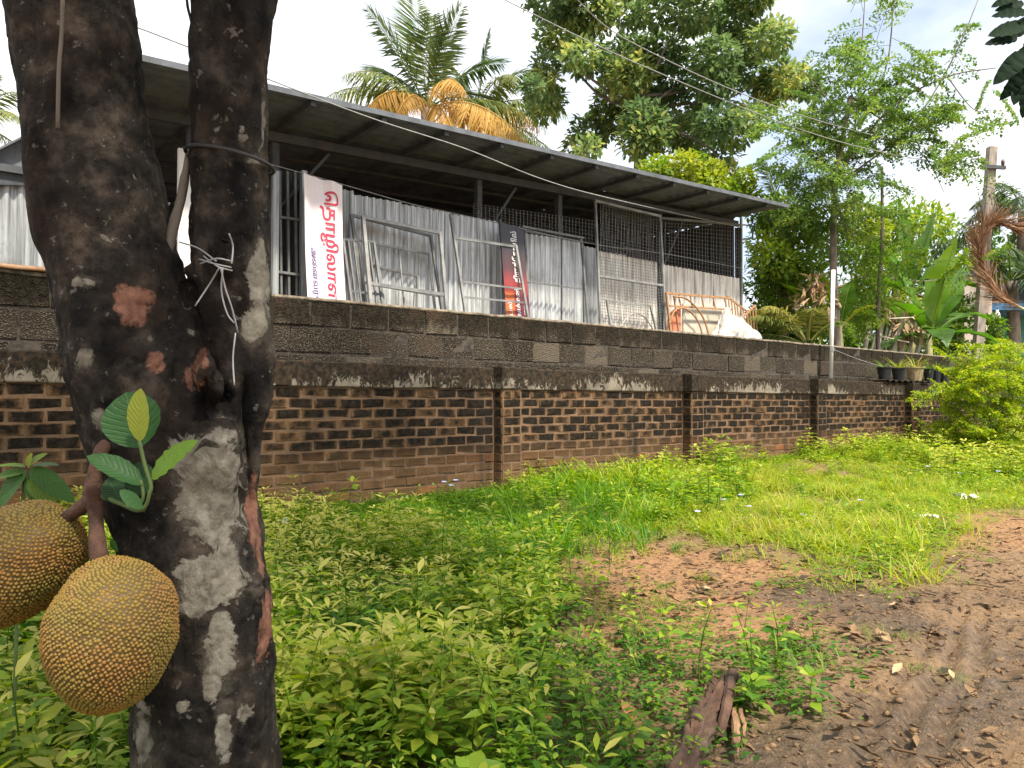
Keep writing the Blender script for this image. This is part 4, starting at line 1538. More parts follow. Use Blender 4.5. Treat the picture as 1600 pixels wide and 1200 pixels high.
# strap, wire ties and the little dead branch in the fork
ring = []
for k in range(40):
    a = k / 40 * 2 * math.pi
    c0 = TP(360, 246, .03)
    ring.append(c0 + np.array([math.cos(a) * 0.0755, math.sin(a) * 0.0755, -0.012 * math.cos(a) - 0.006]))
ring.append(ring[0])
G().tube(ring, 0.0035, 5, False).put('strap', plain('black_rubber', (0.02, 0.02, 0.02), (0.05, 0.05, 0.05), 20, 0.7), jt, True)
M_tie = plain('frayed_grey_wire', (0.30, 0.31, 0.32), (0.50, 0.51, 0.52), 30, 0.5, 0.2, 0)
ties = [[(312, 405, -.06), (335, 412, -.094), (362, 418, -.09)], [(313, 412, -.06), (338, 404, -.095), (362, 408, -.09)], [(318, 400, -.06), (340, 416, -.097), (363, 423, -.088)],
        [(345, 418, -.1), (352, 450, -.085), (362, 480, -.075), (372, 520, -.06)], [(343, 418, -.1), (330, 440, -.07), (305, 478, -.07)], [(348, 418, -.1), (346, 455, -.08), (355, 490, -.075), (366, 505, -.07)],
        [(280, 378, -.02), (310, 388, -.06), (338, 408, -.095)], [(358, 365, -.105), (364, 385, -.09), (362, 412, -.095)], [(368, 520, -.06), (364, 560, -.06), (366, 602, -.06)]]
for q in ties:
    G().tube(spline([TP(a, b, o + .0) for a, b, o in q], 14), 0.0014, 5).put('tie_wire', M_tie, jt, True)
G().tube(spline([TP(262, 400, .0), TP(272, 350, .0), TP(283, 310, .01), TP(290, 270, .01), TP(296, 235, .02)], 14), [.009] * 5 + [.008] * 5 + [.006] * 4, 8).put('dead_branch', M_bark, jt, True)
G().tube(spline([TP(98, 0, -.118), TP(96, 60, -.118), TP(92, 110, -.117), TP(90, 200, -.114)], 14), 0.0035, 6).put('climbing_root', M_bark, jt, True)
G().tube(spline([TP(290, -60, -.02), TP(292, 0, -.02), TP(296, 22, .0), TP(301, 42, .0)], 10), 0.0025, 5).put('dead_twig', M_blackwire, jt, True)

# ------------------------------------------------------------------ fruit stalk and leafy shoot
M_stalk = plain('reddish_stalk', (0.05, 0.024, 0.014), (0.125, 0.06, 0.036), 45, 0.85, 0, 0.9, 0.006)
st_ = G().tube(spline([TP(200, 690, -.02), TP(180, 690, -.075), TP(160, 702, -.12), TP(149, 740, -.14), TP(147, 775, -.145), TP(150, 810, -.15), TP(152, 850, -.165), TP(158, 885, -.18)], 28),
               np.interp(np.linspace(0, 1, 28), [0, .3, .44, .5, .56, .64, .75, .86, .93, 1], [.012, .011, .011, .0145, .016, .0115, .0105, .013, .014, .010]), 12).put('fruit_stalk', M_stalk, jt, True)
G().tube(spline([TP(148, 775, -.145), TP(130, 790, -.14), TP(105, 808, -.12)], 10), [.0145] * 3 + [.0115] * 4 + [.0105] * 3, 10).put('fruit_stalk', M_stalk, jt, True)
M_bigleaf = leafmat('jackfruit_leaf', [(0.0, (0.012, 0.045, 0.012)), (0.35, (0.035, 0.12, 0.028)), (0.7, (0.13, 0.24, 0.018)), (1.0, (0.36, 0.41, 0.06))], 0.2, 0.5, 0.35, True)


def big_leaf(name, parent, base, tip, width, face, tint, m=None, fold=0.2, droop=0.1, wave=0.1, peak=0.5):
    b, e = np.asarray(base), np.asarray(tip)
    L_ = np.linalg.norm(e - b)
    T = leaf_tmpl(14, width / L_ / 2, fold, droop, peak, wave, True)
    V, F, A = leaves(T, b[None], (e - b)[None], np.asarray(face, float)[None], np.array([L_]), np.array([tint]))
    return put(name, V, F, m or M_bigleaf, parent, attrs={'tint': A}, smooth=True, uv=np.array([(k / 2, j / 14) for j in range(15) for k in range(3)]))


sh = thing('leafy_shoot', 'young leafy shoot with broad glossy leaves sprouting above the fruits', 'shoot', TP(160, 780, -.15))
G().tube(spline([TP(160, 775, -.15), TP(190, 787, -.17), TP(215, 797, -.18), TP(228, 790, -.185), TP(234, 770, -.19), TP(236, 758, -.19), TP(226, 725, -.19), TP(218, 690, -.19)], 30), [.004] * 12 + [.003] * 18, 7).put('stem', M_stem, sh, True)
G().tube(spline([TP(216, 796, -.18), TP(224, 775, -.18), TP(220, 750, -.18)], 8), .0025, 6).put('stem', M_stem, sh, True)
CF = (0.0, -1.0, 0.15)
big_leaf('leaf', sh, TP(219, 700, -.175), TP(196, 612, -.16), 0.088, (0.1, -1, .2), 0.3, droop=0.05, wave=.06)
big_leaf('leaf', sh, TP(218, 690, -.19), TP(215, 609, -.215), 0.036, (-.1, -1, .1), 0.98, droop=0.1, wave=.04)
big_leaf('leaf', sh, TP(237, 748, -.19), TP(302, 685, -.2), 0.043, (-.5, -.8, .5), 0.70, fold=.25, peak=.45)
big_leaf('leaf', sh, TP(225, 758, -.18), TP(139, 704, -.2), 0.036, (.3, -.7, .6), 0.28, fold=.4, droop=.2)
big_leaf('leaf', sh, TP(224, 775, -.17), TP(214, 720, -.15), 0.045, (.1, -1, .2), 0.08)
big_leaf('leaf', sh, TP(188, 786, -.16), TP(168, 745, -.15), 0.036, (.2, -1, .2), 0.06)
big_leaf('leaf', sh, TP(222, 795, -.19), TP(188, 765, -.2), 0.02, (.2, -1, .6), 0.35)
big_leaf('leaf', sh, TP(182, 862, -.16), TP(174, 845, -.19), 0.014, (.2, -1, .6), 0.35)

# ------------------------------------------------------------------ jackfruits
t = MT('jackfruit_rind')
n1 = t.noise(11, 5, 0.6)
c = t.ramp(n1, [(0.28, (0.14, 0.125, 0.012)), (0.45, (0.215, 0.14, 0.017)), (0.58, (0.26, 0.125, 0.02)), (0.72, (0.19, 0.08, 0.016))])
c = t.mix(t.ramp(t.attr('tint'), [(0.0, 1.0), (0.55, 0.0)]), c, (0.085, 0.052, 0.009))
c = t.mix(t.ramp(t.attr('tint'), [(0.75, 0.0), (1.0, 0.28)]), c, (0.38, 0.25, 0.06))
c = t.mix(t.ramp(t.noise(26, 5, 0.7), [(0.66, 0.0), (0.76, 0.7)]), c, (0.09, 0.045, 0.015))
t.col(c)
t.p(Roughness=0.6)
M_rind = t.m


def jackfruit(label, centre, axis_, half, rad, n, seed):
    r = np.random.default_rng(seed)
    ax = unit(axis_)
    u = unit(np.cross(ax, (0.3, 1, 0.1)))
    v = np.cross(ax, u)
    k = np.arange(n) + 0.5
    ph = np.arccos(1 - 2 * k / n)
    th = math.pi * (1 + 5 ** .5) * k

    def surf(S):
        """unit directions in fruit frame -> offset"""
        z = S[:, 2]
        lump = 1 + 0.045 * fbm(S * 1.5 + seed, 3, seed)
        rr = rad * lump * (1 + 0.05 * z)
        return (S[:, 0:1] * u + S[:, 1:2] * v) * rr[:, None] + ax * (z * half * lump)[:, None]

    o = thing('jackfruit', label, 'jackfruit', np.asarray(centre) - [0, 0, rad], 'jackfruits hanging on the trunk')
    nu, nw = 48, 32
    S = np.array([(math.sin(a) * math.cos(b), math.sin(a) * math.sin(b), math.cos(a)) for a in np.linspace(0.001, math.pi - .001, nw + 1) for b in np.linspace(0, 2 * math.pi, nu, endpoint=False)])
    F = np.array([(i * nu + j, i * nu + (j + 1) % nu, (i + 1) * nu + (j + 1) % nu, (i + 1) * nu + j)[::-1] for i in range(nw) for j in range(nu)])
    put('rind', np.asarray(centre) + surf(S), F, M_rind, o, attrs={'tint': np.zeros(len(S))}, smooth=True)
    S = np.stack([np.cos(th) * np.sin(ph), np.sin(th) * np.sin(ph), np.cos(ph)], 1)
    S += r.normal(0, 0.008, S.shape)
    S /= np.linalg.norm(S, axis=1)[:, None]
    P = surf(S)
    e = 1e-3
    nn = (S[:, 0:1] * u + S[:, 1:2] * v) / rad + ax * (S[:, 2:3] / half)
    nn /= np.linalg.norm(nn, axis=1)[:, None]
    a1 = np.cross(nn, ax + 0.01 * u)
    a1 /= np.linalg.norm(a1, axis=1)[:, None]
    a2 = np.cross(nn, a1)
    cell = math.sqrt(4 * math.pi * rad * (half + rad) / 2 / n)
    br = cell * 0.60 * r.uniform(.75, 1.15, n)
    hh = cell * 0.42 * r.uniform(.7, 1.25, n)
    ring = []
    for i in range(6):
        a = i * math.pi / 3
        ring.append(P + (a1 * math.cos(a) + a2 * math.sin(a)) * br[:, None] - nn * (0.1 * cell))
    mid = []
    for i in range(6):
        a = i * math.pi / 3
        mid.append(P + (a1 * math.cos(a) + a2 * math.sin(a)) * (br * .5)[:, None] + nn * (hh * .62)[:, None])
    tipv = P + nn * hh[:, None] + r.normal(0, cell * .05, P.shape)
    V = np.stack(ring + mid + [tipv], 1).reshape(-1, 3) + np.asarray(centre)
    f0 = []
    for i in range(6):
        j = (i + 1) % 6
        f0 += [(i, j, 6 + j), (i, 6 + j, 6 + i), (6 + i, 6 + j, 12)]
    F = (np.array(f0)[None] + (np.arange(n) * 13)[:, None, None]).reshape(-1, 3)
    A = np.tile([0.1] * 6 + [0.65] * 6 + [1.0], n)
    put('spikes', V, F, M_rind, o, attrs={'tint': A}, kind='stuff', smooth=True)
    return o


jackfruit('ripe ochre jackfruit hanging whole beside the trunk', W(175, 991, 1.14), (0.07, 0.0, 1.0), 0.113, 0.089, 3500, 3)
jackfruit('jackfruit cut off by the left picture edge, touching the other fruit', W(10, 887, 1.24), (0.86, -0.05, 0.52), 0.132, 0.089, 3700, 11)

# ------------------------------------------------------------------ trees and palms behind
def yardp(px, dep, z=YZ):
    p = W(px, 560, dep)
    p[2] = z
    return p


def tree(name, label, trunk_pts, r0, r1, centres, radii, n_each, T, size, tints, m, seed, group=None, spread=0.15, flat=0.75, hang=0.0, nlimb=10, lr=0.05, cat='tree'):
    r = np.random.default_rng(seed)
    tp = np.array(trunk_pts)
    o = thing(name, label, cat, tp[0], group)
    n = 12
    G().tube(spline(tp, n), np.linspace(r0, r1, n), 9).put('trunk', M_bark, o, True)
    g = G()
    for k in range(min(nlimb, len(centres))):
        c = centres[(k * 7) % len(centres)]
        a = tp[-1] if k % 2 else tp[-1] * .75 + tp[-2] * .25
        V, F = limb(a, c, lr, lr * .2, 0.1, 8, r, 6)
        g.add(V, F)
    if g.n:
        g.put('limbs', M_bark, o, True)
    V, F, A = crown_leaves(centres, radii, n_each, T, size, tints, r, spread, flat, hang)
    put('crown', V, F, m, o, attrs={'tint': A})
    return o


def pxclumps(spec, dep, ddep, rpx, seed, n_sub=1, jit=0.35):
    """photo clump positions -> world centres and radii"""
    r = np.random.default_rng(seed)
    C, Rr = [], []
    for (x, y, rr) in spec:
        for _ in range(n_sub):
            d = dep + r.uniform(-ddep, ddep)
            C.append(W(x + r.normal(0, rr * jit), y + r.normal(0, rr * jit), d))
            Rr.append(rr * rpx / 1200 * d * r.uniform(.75, 1.2))
    return np.array(C), np.array(Rr)


big = [(870, 55, 50), (930, 25, 60), (1000, 20, 60), (1080, 25, 60), (1140, 50, 55), (1185, 60, 45), (905, 95, 50), (970, 90, 60), (1040, 90, 60), (1110, 110, 60), (1170, 120, 50), (1235, 120, 42), (1215, 155, 40), (1260, 135, 30),
       (840, 110, 35), (830, 150, 35), (870, 165, 38), (960, 160, 55), (1030, 165, 60), (1100, 175, 55), (1160, 185, 45), (940, 215, 45), (1000, 225, 50), (1060, 225, 50), (1125, 225, 40), (900, 235, 32), (1180, 10, 50), (880, -30, 60), (1000, -50, 80), (1110, -50, 70), (1200, -30, 40)]
C1, R1 = pxclumps(big, 16.5, 1.5, 0.72, 41, 2, 0.3)
tree('jackfruit_tree', 'tall dark green broad-leaved tree behind the shed roof', [W(1000, 480, 16.5) * [1, 1, 0] + ZV * YZ, W(1003, 330, 16.5), W(1000, 250, 16.5), W(1005, 150, 16.5)], 0.2, 0.1,
     list(C1), list(R1), 440, T_OVS, 0.165, np.random.default_rng(1).uniform(.2, .85, len(C1)), M_tree2, 51, nlimb=16, lr=0.045, spread=.18)
r_ = np.random.default_rng(2)
b2c = [(1035, 265, 30), (1075, 250, 30), (1115, 262, 30), (1150, 285, 28), (1060, 285, 30), (1100, 295, 30), (1140, 305, 25), (1165, 310, 22), (1020, 285, 20), (1165, 275, 20)]
C1, R1 = pxclumps(b2c, 14.5, 0.7, 0.8, 42, 2, 0.3)
tree('yellow_green_tree', 'bright yellow-green leafy tree just behind the shed roof edge', [W(1100, 520, 14.5) * [1, 1, 0] + ZV * YZ, W(1100, 400, 14.5), W(1098, 300, 14.5)], 0.09, 0.05,
     list(C1), list(R1), 220, T_OVS, 0.12, r_.uniform(.45, .95, len(C1)), M_lite, 52)
b3 = [(1190, 340, 40), (1200, 390, 45), (1215, 430, 45), (1240, 400, 45), (1255, 360, 40), (1190, 440, 40), (1265, 440, 40), (1230, 470, 40), (1195, 480, 35), (1180, 370, 20), (1270, 480, 35), (1230, 320, 35), (1280, 400, 35), (1225, 350, 40)]
C1, R1 = pxclumps(b3, 14.2, 1.0, 0.8, 43, 2, 0.3)
tree('leafy_tree', 'mid green leafy tree at the right end of the shed', [W(1225, 560, 14.2) * [1, 1, 0] + ZV * YZ, W(1225, 480, 14.2), W(1222, 400, 14.2)], 0.1, 0.05,
     list(C1), list(R1), 240, T_OVS, 0.12, r_.uniform(.15, .75, len(C1)), M_lite, 53)
b4 = [(1330, 480, 40), (1360, 440, 45), (1400, 470, 45), (1480, 500, 40), (1500, 460, 40), (1530, 420, 40), (1460, 520, 35), (1500, 530, 30), (1350, 380, 40), (1380, 400, 40), (1400, 350, 45), (1360, 330, 40), (1450, 350, 40), (1250, 500, 40), (1290, 520, 35), (1200, 510, 35)]
C1, R1 = pxclumps(b4, 19.5, 1.2, 0.85, 44, 2, 0.3)
tree('background_tree', 'hazy green tree filling the gap behind the banana plants', [W(1400, 560, 19.5) * [1, 1, 0] + ZV * YZ, W(1400, 480, 19.5), W(1398, 420, 19.5)], 0.14, 0.07,
     list(C1), list(R1), 220, T_OVS, 0.15, r_.uniform(.3, .8, len(C1)), M_lite, 54)

b5 = [(1310, 380, 45), (1360, 360, 50), (1420, 370, 50), (1470, 360, 45), (1500, 390, 45), (1340, 430, 50), (1400, 430, 50), (1460, 430, 50), (1510, 440, 40), (1350, 490, 45), (1420, 490, 45), (1480, 480, 45), (1290, 450, 40), (1540, 380, 40), (1560, 430, 45), (1590, 480, 40)]
C1, R1 = pxclumps(b5, 25, 1.2, .85, 45, 2, .3)
tree('background_tree', 'dark green tree furthest back between the moringa and the utility pole', [yardp(1430, 25), yardp(1430, 25) + [0, 0, 1.5], yardp(1430, 25) + [0, 0, 3.5]], .16, .08, list(C1), list(R1), 190, T_OVS, .2, r_.uniform(.0, .5, len(C1)), M_lite, 55)
for k, (lab, x0, dp) in enumerate((('dark bush behind the block wall next to the scrap heap', 1195, 15.5), ('dark bush behind the block wall below the moringa tree', 1275, 16.5), ('low green bush behind the stake bundle', 1360, 19), ('low green bush behind the large banana plant', 1445, 21.5), ('green bush beside the foot of the utility pole', 1512, 17.6))):
    C1, R1 = pxclumps([(x0 - 35, 520, 26), (x0, 500, 30), (x0 + 35, 515, 28), (x0 - 15, 545, 26), (x0 + 20, 545, 26), (x0 + 45, 545, 22), (x0 - 45, 548, 22)], dp, .5, .85, 90 + k, 2, .3)
    tree('bush', lab, [yardp(x0, dp), yardp(x0, dp) + [0, 0, .4], yardp(x0, dp) + [.05, 0, .8]], .05, .03, list(C1), list(R1), 190, T_OVS, .1 + .002 * dp, r_.uniform(.1, .6, len(C1)), M_lite, 120 + k, 'bushes behind the block wall', cat='bush')


def feathery(name, label, trunk_pts, r0, r1, sprays, m, seed, dep, ddep, leafsize=0.05, per=110, branch=None, cat='tree', tint=(.2, .7), droopy=0.25, spl=1.2):
    """small-leaved tree: compound sprays of leaflets on thin stalks"""
    r = np.random.default_rng(seed)
    tp = np.array(trunk_pts)
    o = thing(name, label, cat, tp[0])
    G().tube(spline(tp, 14), np.linspace(r0, r1, 14), 8).put('trunk', M_bark, o, True)
    g = G()
    for b in (branch or []):
        P = spline([W(x, y, dep + d) for x, y, d in b[0]], 12)
        g.tube(P, np.linspace(b[1], b[1] * .35, 12), 6)
    parts = []
    for (x, y, rr, k) in sprays:
        for _ in range(k):
            d = dep + r.uniform(-ddep, ddep)
            c = W(x + r.normal(0, rr * .55), y + r.normal(0, rr * .45), d)
            L_ = r.uniform(.35, .6) * spl
            a = r.uniform(0, 6.28)
            main_ = np.array([math.cos(a), math.sin(a), r.uniform(-.7, .8)])
            npin = 7
            f = np.linspace(.2, 1, npin)
            ax = c + main_ * L_ * f[:, None] - ZV * (droopy * L_ * f ** 2)[:, None]
            V, F = tube(np.concatenate([[c], ax]), 0.004, 3, False)
            parts.append((V, np.array(F), np.full(len(V), .3)))
            sd = unit(np.cross(main_, ZV + r.normal(0, .6, 3)))
            nl = per // (npin * 2)
            for sg in (-1, 1):
                pd = sd * sg + main_ * .6
                for i in range(npin):
                    pl = L_ * .42 * (1.1 - f[i] * .6)
                    q = np.linspace(.15, 1, nl)
                    org = ax[i] + pd * pl * q[:, None] - ZV * (.25 * pl * q ** 2)[:, None]
                    al = pd * .5 + r.normal(0, .6, (nl, 3))
                    parts.append(leaves(T_DIA, org, al, np.tile([0, 0, 1.0], (nl, 1)) + r.normal(0, .35, (nl, 3)), leafsize * r.uniform(.7, 1.3, nl), np.clip(r.uniform(*tint) + r.normal(0, .08, nl), 0, 1), wscale=1.5))
    if g.n:
        g.put('limbs', M_bark, o, True)
    V, F, A = join(parts)
    put('crown', V, F, m, o, attrs={'tint': A})
    return o


MD = 13.2
tb0 = W(1308, 560, MD)
tb0[2] = YZ
feathery('moringa_tree', 'tall thin-stemmed tree with feathery foliage right of the shed', [tb0, W(1306, 500, MD), W(1302, 420, MD), W(1304, 300, MD), W(1312, 240, MD), W(1330, 150, MD)], 0.085, 0.035,
         [(1290, 180, 50, 16), (1340, 150, 50, 16), (1390, 170, 50, 16), (1260, 230, 40, 10), (1310, 230, 50, 18), (1370, 220, 50, 18), (1430, 220, 45, 12), (1460, 190, 40, 9), (1290, 290, 40, 14), (1340, 280, 45, 10),
          (1320, 100, 40, 7), (1380, 110, 40, 8), (1420, 130, 40, 7), (1360, 60, 35, 4), (1340, 20, 25, 2), (1400, 60, 30, 3), (1480, 70, 30, 3), (1510, 45, 25, 2), (1540, 165, 30, 4), (1520, 200, 35, 4), (1250, 170, 35, 5),
          (1225, 245, 30, 6), (1200, 250, 25, 3), (1500, 240, 35, 5), (1480, 285, 30, 3), (1390, 5, 25, 2), (1275, 330, 30, 7), (1350, 330, 35, 6)],
         M_feath, 61, MD, 0.9, 0.052, 182,
         [([(1304, 300, 0), (1335, 200, .2), (1345, 90, .3), (1352, -10, .3)], .02), ([(1312, 240, 0), (1380, 120, .3), (1395, 20, .3), (1398, -40, .3)], .018), ([(1304, 280, 0), (1390, 170, -.3), (1480, 120, -.4), (1556, 106, -.5)], .022),
          ([(1306, 290, 0), (1420, 200, .4), (1490, 90, .5), (1530, -5, .5)], .02), ([(1305, 270, 0), (1260, 230, .3), (1215, 250, .4)], .015), ([(1308, 260, 0), (1300, 170, -.3), (1255, 110, -.3)], .014),
          ([(1480, 120, -.4), (1520, 170, -.3), (1550, 172, -.3)], .01), ([(1330, 150, 0), (1440, 240, .3), (1475, 300, .3)], .014), ([(1304, 300, 0), (1322, 360, .1), (1320, 330, .1), (1330, 290, .1)], .02)])
tb1 = W(1372, 560, 14.6)
tb1[2] = YZ
feathery('slender_tree', 'slender feathery sapling standing between the banana plants', [tb1, W(1372, 480, 14.6), W(1378, 380, 14.6), W(1378, 260, 14.6)], 0.05, 0.025,
         [(1340, 410, 35, 8), (1365, 430, 35, 8), (1340, 480, 35, 8), (1325, 450, 30, 7), (1385, 390, 30, 6), (1510, 410, 25, 4), (1370, 350, 30, 5), (1320, 500, 30, 7)],
         M_lite, 62, 14.6, 0.5, 0.052, 168, [([(1372, 470, 0), (1340, 400, 0)], .012), ([(1374, 440, 0), (1420, 400, 0)], .012)])


def palm(name, label, base, top, r0, fronds, seed, cat='palm', trunk=True, group=None, fsc=1.0):
    """fronds: (tip dx px-like metres vector, droop, length, dry?, tint)"""
    r = np.random.default_rng(seed)
    o = thing(name, label, cat, base, group)
    if trunk:
        n = 14
        P = spline([base, (np.asarray(base) + top) / 2 + r.normal(0, .08, 3), top], n)
        G().tube(P, r0 * (1 + 0.06 * np.cos(np.arange(n) * 3)), 9).put('trunk', M_bark, o, True)
    for d, L_, dr, dry, tint, hg in fronds:
        L_ = L_ * fsc
        V, F, A = frond(np.asarray(top) + unit(d) * .1, d, L_, dr, 66, L_ * .29, tint, r, hg, 0.024, 0.062)
        put('frond', V, F, M_palmdry if dry else M_palm, o, attrs={'tint': A})
    return o


PT = W(668, 170, 19)
pbse = PT * [1, 1, 0] + [0.4, 0.5, YZ]
palm('coconut_palm', 'coconut palm with green top and orange dry fronds above the shed roof', pbse, PT, 0.17,
     [((-.75, -.2, 1.5), 2.6, .18, 0, .35, .25), ((-.2, .3, 1.7), 2.9, .12, 0, .4, .2), ((.45, -.2, 1.5), 2.5, .2, 0, .45, .25), ((.9, .3, 1.2), 2.6, .35, 0, .3, .35), ((-1.2, .1, .8), 2.5, .45, 0, .65, .8), ((-1.4, .2, .35), 2.5, .35, 0, .7, .9),
      ((1.3, .2, .55), 2.6, .5, 0, .5, .8), ((.2, 1, 1.2), 2.6, .3, 0, .3, .3), ((-.5, 1, 1.0), 2.5, .35, 0, .35, .4), ((.6, -1, .8), 1.9, .7, 1, .6, 1.0), ((-.7, -.8, .5), 1.9, .85, 1, .35, 1.2), ((.9, -.6, .1), 2.2, .55, 1, .75, 1.3),
      ((1.3, -.3, .0), 2.3, .5, 1, .9, 1.2), ((-.3, -1, .3), 1.5, .8, 1, .25, 1.2), ((1.4, .4, .3), 2.4, .55, 0, .75, .9), ((-1.3, -.3, .0), 1.9, .3, 0, .8, 1.0), ((.5, -1.1, -.1), 1.7, .7, 1, .6, 1.3), ((-.9, .6, 1.3), 2.5, .3, 0, .3, .4), ((.1, -.4, 1.5), 2.2, .25, 0, .45, .4), ((.8, .8, .9), 2.5, .4, 0, .35, .5), ((-1.0, -.6, .9), 2.2, .5, 0, .55, .8)], 71, fsc=1.2)
PT2 = W(745, 175, 21)
palm('coconut_palm', 'smaller coconut palm right of the orange-fronded palm', PT2 * [1, 1, 0] + [0, 0, YZ], PT2, 0.15,
     [((.2, 0, 1.5), 2.2, .2, 0, .3, .3), ((.9, 0, 1.2), 2.2, .4, 0, .4, .5), ((-.5, .2, 1.3), 2.0, .3, 0, .4, .4), ((1.2, -.2, .5), 2.2, .5, 0, .5, .8), ((1.1, .4, -.1), 2.2, .4, 0, .4, .8), ((.7, -.7, .1), 1.9, .6, 1, .8, 1.2), ((1.3, -.3, -.5), 1.7, .3, 0, .55, .7),
      ((.5, -.6, .8), 2.0, .6, 0, .6, .8)], 72, fsc=1.2)
PT3 = W(-40, 190, 16)
palm('coconut_palm', 'coconut palm showing at the left edge behind the trunk', PT3 * [1, 1, 0] + [0, 0, YZ], PT3, 0.15,
     [((.6, 0, .8), 1.6, .5, 0, .5, .5), ((.8, -.3, .3), 1.5, .5, 0, .6, .7), ((.5, .3, -.2), 1.5, .4, 0, .4, .6), ((.2, 0, 1), 1.6, .4, 0, .4, .5), ((-.6, 0, .8), 1.6, .5, 0, .5, .5)], 73)
PT4 = W(1225, 345, 15.5)
palm('coconut_palm', 'grey-green palm with upright fronds behind the white pipe', PT4 * [1, 1, 0] + [0.1, 0.2, YZ], PT4, 0.13,
     [((-.4, 0, 1.3), 1.5, .2, 0, .35, .3), ((.3, 0, 1.4), 1.5, .2, 0, .4, .3), ((.9, 0, .9), 1.8, .3, 0, .55, .3), ((1.2, -.2, .5), 1.9, .3, 0, .6, .35), ((1.2, -.2, 0), 1.8, .3, 0, .55, .5), ((-.8, .2, .9), 1.3, .3, 0, .4, .4), ((.6, -.5, .9), 1.8, .35, 0, .5, .4), ((1.1, .2, -.3), 1.6, .3, 0, .4, .5)], 74)
PT5 = W(1262, 540, 12.7)
PT5[2] = max(PT5[2], YZ + .1)
palm('young_palm', 'young low palm with arching yellow-green fronds beside the scrap heap', PT5 * [1, 1, 0] + [0, 0, YZ], PT5, 0.07,
     [((-1.0, -.3, .95), 1.5, .45, 0, .55, .45), ((-.7, -.2, 1.1), 1.5, .5, 0, .85, .5), ((-.1, -.5, 1.2), 1.1, .5, 0, .7, .5), ((.6, -.4, .9), .9, .5, 0, .5, .5), ((-1.2, .1, .55), 1.2, .4, 0, .4, .5), ((-.3, .5, 1.1), 1.2, .4, 0, .3, .5), ((-1.1, -.5, .3), 1.0, .4, 0, .35, .6)], 75)
for lab, x, y, dp, sd in (('dark palm crowding the right edge high behind the utility pole', 1600, 330, 21, 76), ('dark palm with drooping fronds lower behind the utility pole', 1580, 440, 19, 77)):
    PT6 = W(x, y, dp)
    rr = np.random.default_rng(sd)
    palm('dark_palm', lab, PT6 * [1, 1, 0] + [0, 0, YZ - .2], PT6, 0.14, [((math.cos(a), .6 * math.sin(a), rr.uniform(-.2, .9)), rr.uniform(1.7, 2.4), rr.uniform(.4, .7), 0, rr.uniform(.0, .28), rr.uniform(.6, 1.0)) for a in np.linspace(0, 6.0, 15)], sd)


def banana(name, label, base, h, leafs, seed, lsc=1.25):
    """leafs: (base point frac, direction, length, width, droop, tint)"""
    r = np.random.default_rng(seed)
    o = thing(name, label, 'banana plant', base)
    base = np.asarray(base, float)
    top = base + ZV * h
    G().tube([base, base + ZV * h * .5, top], [.1, .085, .05], 10).put('stem', plain('banana_stem', (0.16, 0.17, 0.06), (0.30, 0.27, 0.13), 7, 0.7, 0, .3), o, True)
    for d, L_, w, dr, tint in leafs:
        d = unit(d)
        L_, w = L_ * lsc, w * lsc
        nseg = 26
        parts = []
        ks = np.linspace(0, 1, nseg + 1)
        mid = np.array([top - ZV * .1 + d * L_ * f - ZV * dr * L_ * f ** 2.3 for f in ks])
        parts.append(qtube(mid, np.linspace(.022, .005, nseg + 1), 5, min(1, tint + .2)))
        tan = np.gradient(mid, axis=0)
        sd = np.cross(tan, ZV)
        sd /= np.linalg.norm(sd, axis=1)[:, None] + 1e-6
        nn = np.cross(sd, tan)
        nn /= np.linalg.norm(nn, axis=1)[:, None] + 1e-6
        hw = w / 2 * np.clip(np.sin(np.clip((ks - .14) / .86, 0, 1) ** .75 * math.pi), 0, 1)
        ph = r.uniform(0, 6)
        for sg in (-1, 1):
            k = 4                                   # first blade segment beyond the stalk
            while k < nseg:
                e = min(nseg, k + int(r.integers(2, 7)))
                dr2 = r.uniform(.0, .35)
                V = []
                for i in range(k, e + 1):
                    gap = 0.0 if k < i < e else 0.10
                    out = mid[i] + sd[i] * sg * hw[i] + nn[i] * hw[i] * (.22 + .06 * math.sin(ph + i)) - ZV * dr2 * hw[i]
                    shift = tan[i] * (gap if i == k else (-gap if i == e else 0)) * 2.0
                    V += [mid[i], mid[i] + (out - mid[i]) * .55 + nn[i] * hw[i] * .06 + shift * .4, out + shift]
                n = e - k + 1
                F = []
                for i in range(n - 1):
                    a = 3 * i
                    F += [(a, a + 1, a + 4, a + 3), (a + 1, a + 2, a + 5, a + 4)]
                parts.append((np.array(V), np.array(F), np.full(len(V), np.clip(tint + r.normal(0, .05), 0, 1))))
                k = e
        V, F, A = join(parts)
        put('leaf', V, F, M_banana, o, attrs={'tint': A}, smooth=True)
    return o


def yard(px, dep, z=YZ):
    p = W(px, 560, dep)
    p[2] = z
    return p


banana('banana_plant', 'banana plant with a yellowing leaf behind the white pipe', yard(1312, 13.6), 1.5,
       [((-1, -.2, .95), 1.3, .34, .18, .62), ((-.35, .1, 1.3), 1.25, .28, .05, .7), ((.55, -.2, .75), .8, .32, .4, .92), ((.4, .4, 1.2), 1.1, .3, .2, .5), ((-.8, .4, .4), 1.0, .3, .5, .3)], 81)
banana('banana_plant', 'large banana plant with broad upright leaves left of the utility pole', yard(1452, 15.6), 1.5,
       [((.18, -.3, 1.3), 1.45, .58, .08, .62), ((-.75, -.2, 1.0), 1.2, .42, .45, .42), ((.9, .1, .9), 1.2, .4, .5, .4), ((-.35, .3, 1.3), 1.5, .44, .12, .5), ((.6, .3, 1.2), 1.5, .46, .22, .45), ((-.9, -.3, .3), 1.0, .36, .6, .25), ((.8, -.4, .35), 1.1, .4, .7, .28), ((-.2, -.8, .5), .9, .36, .7, .33)], 82, 1.6)
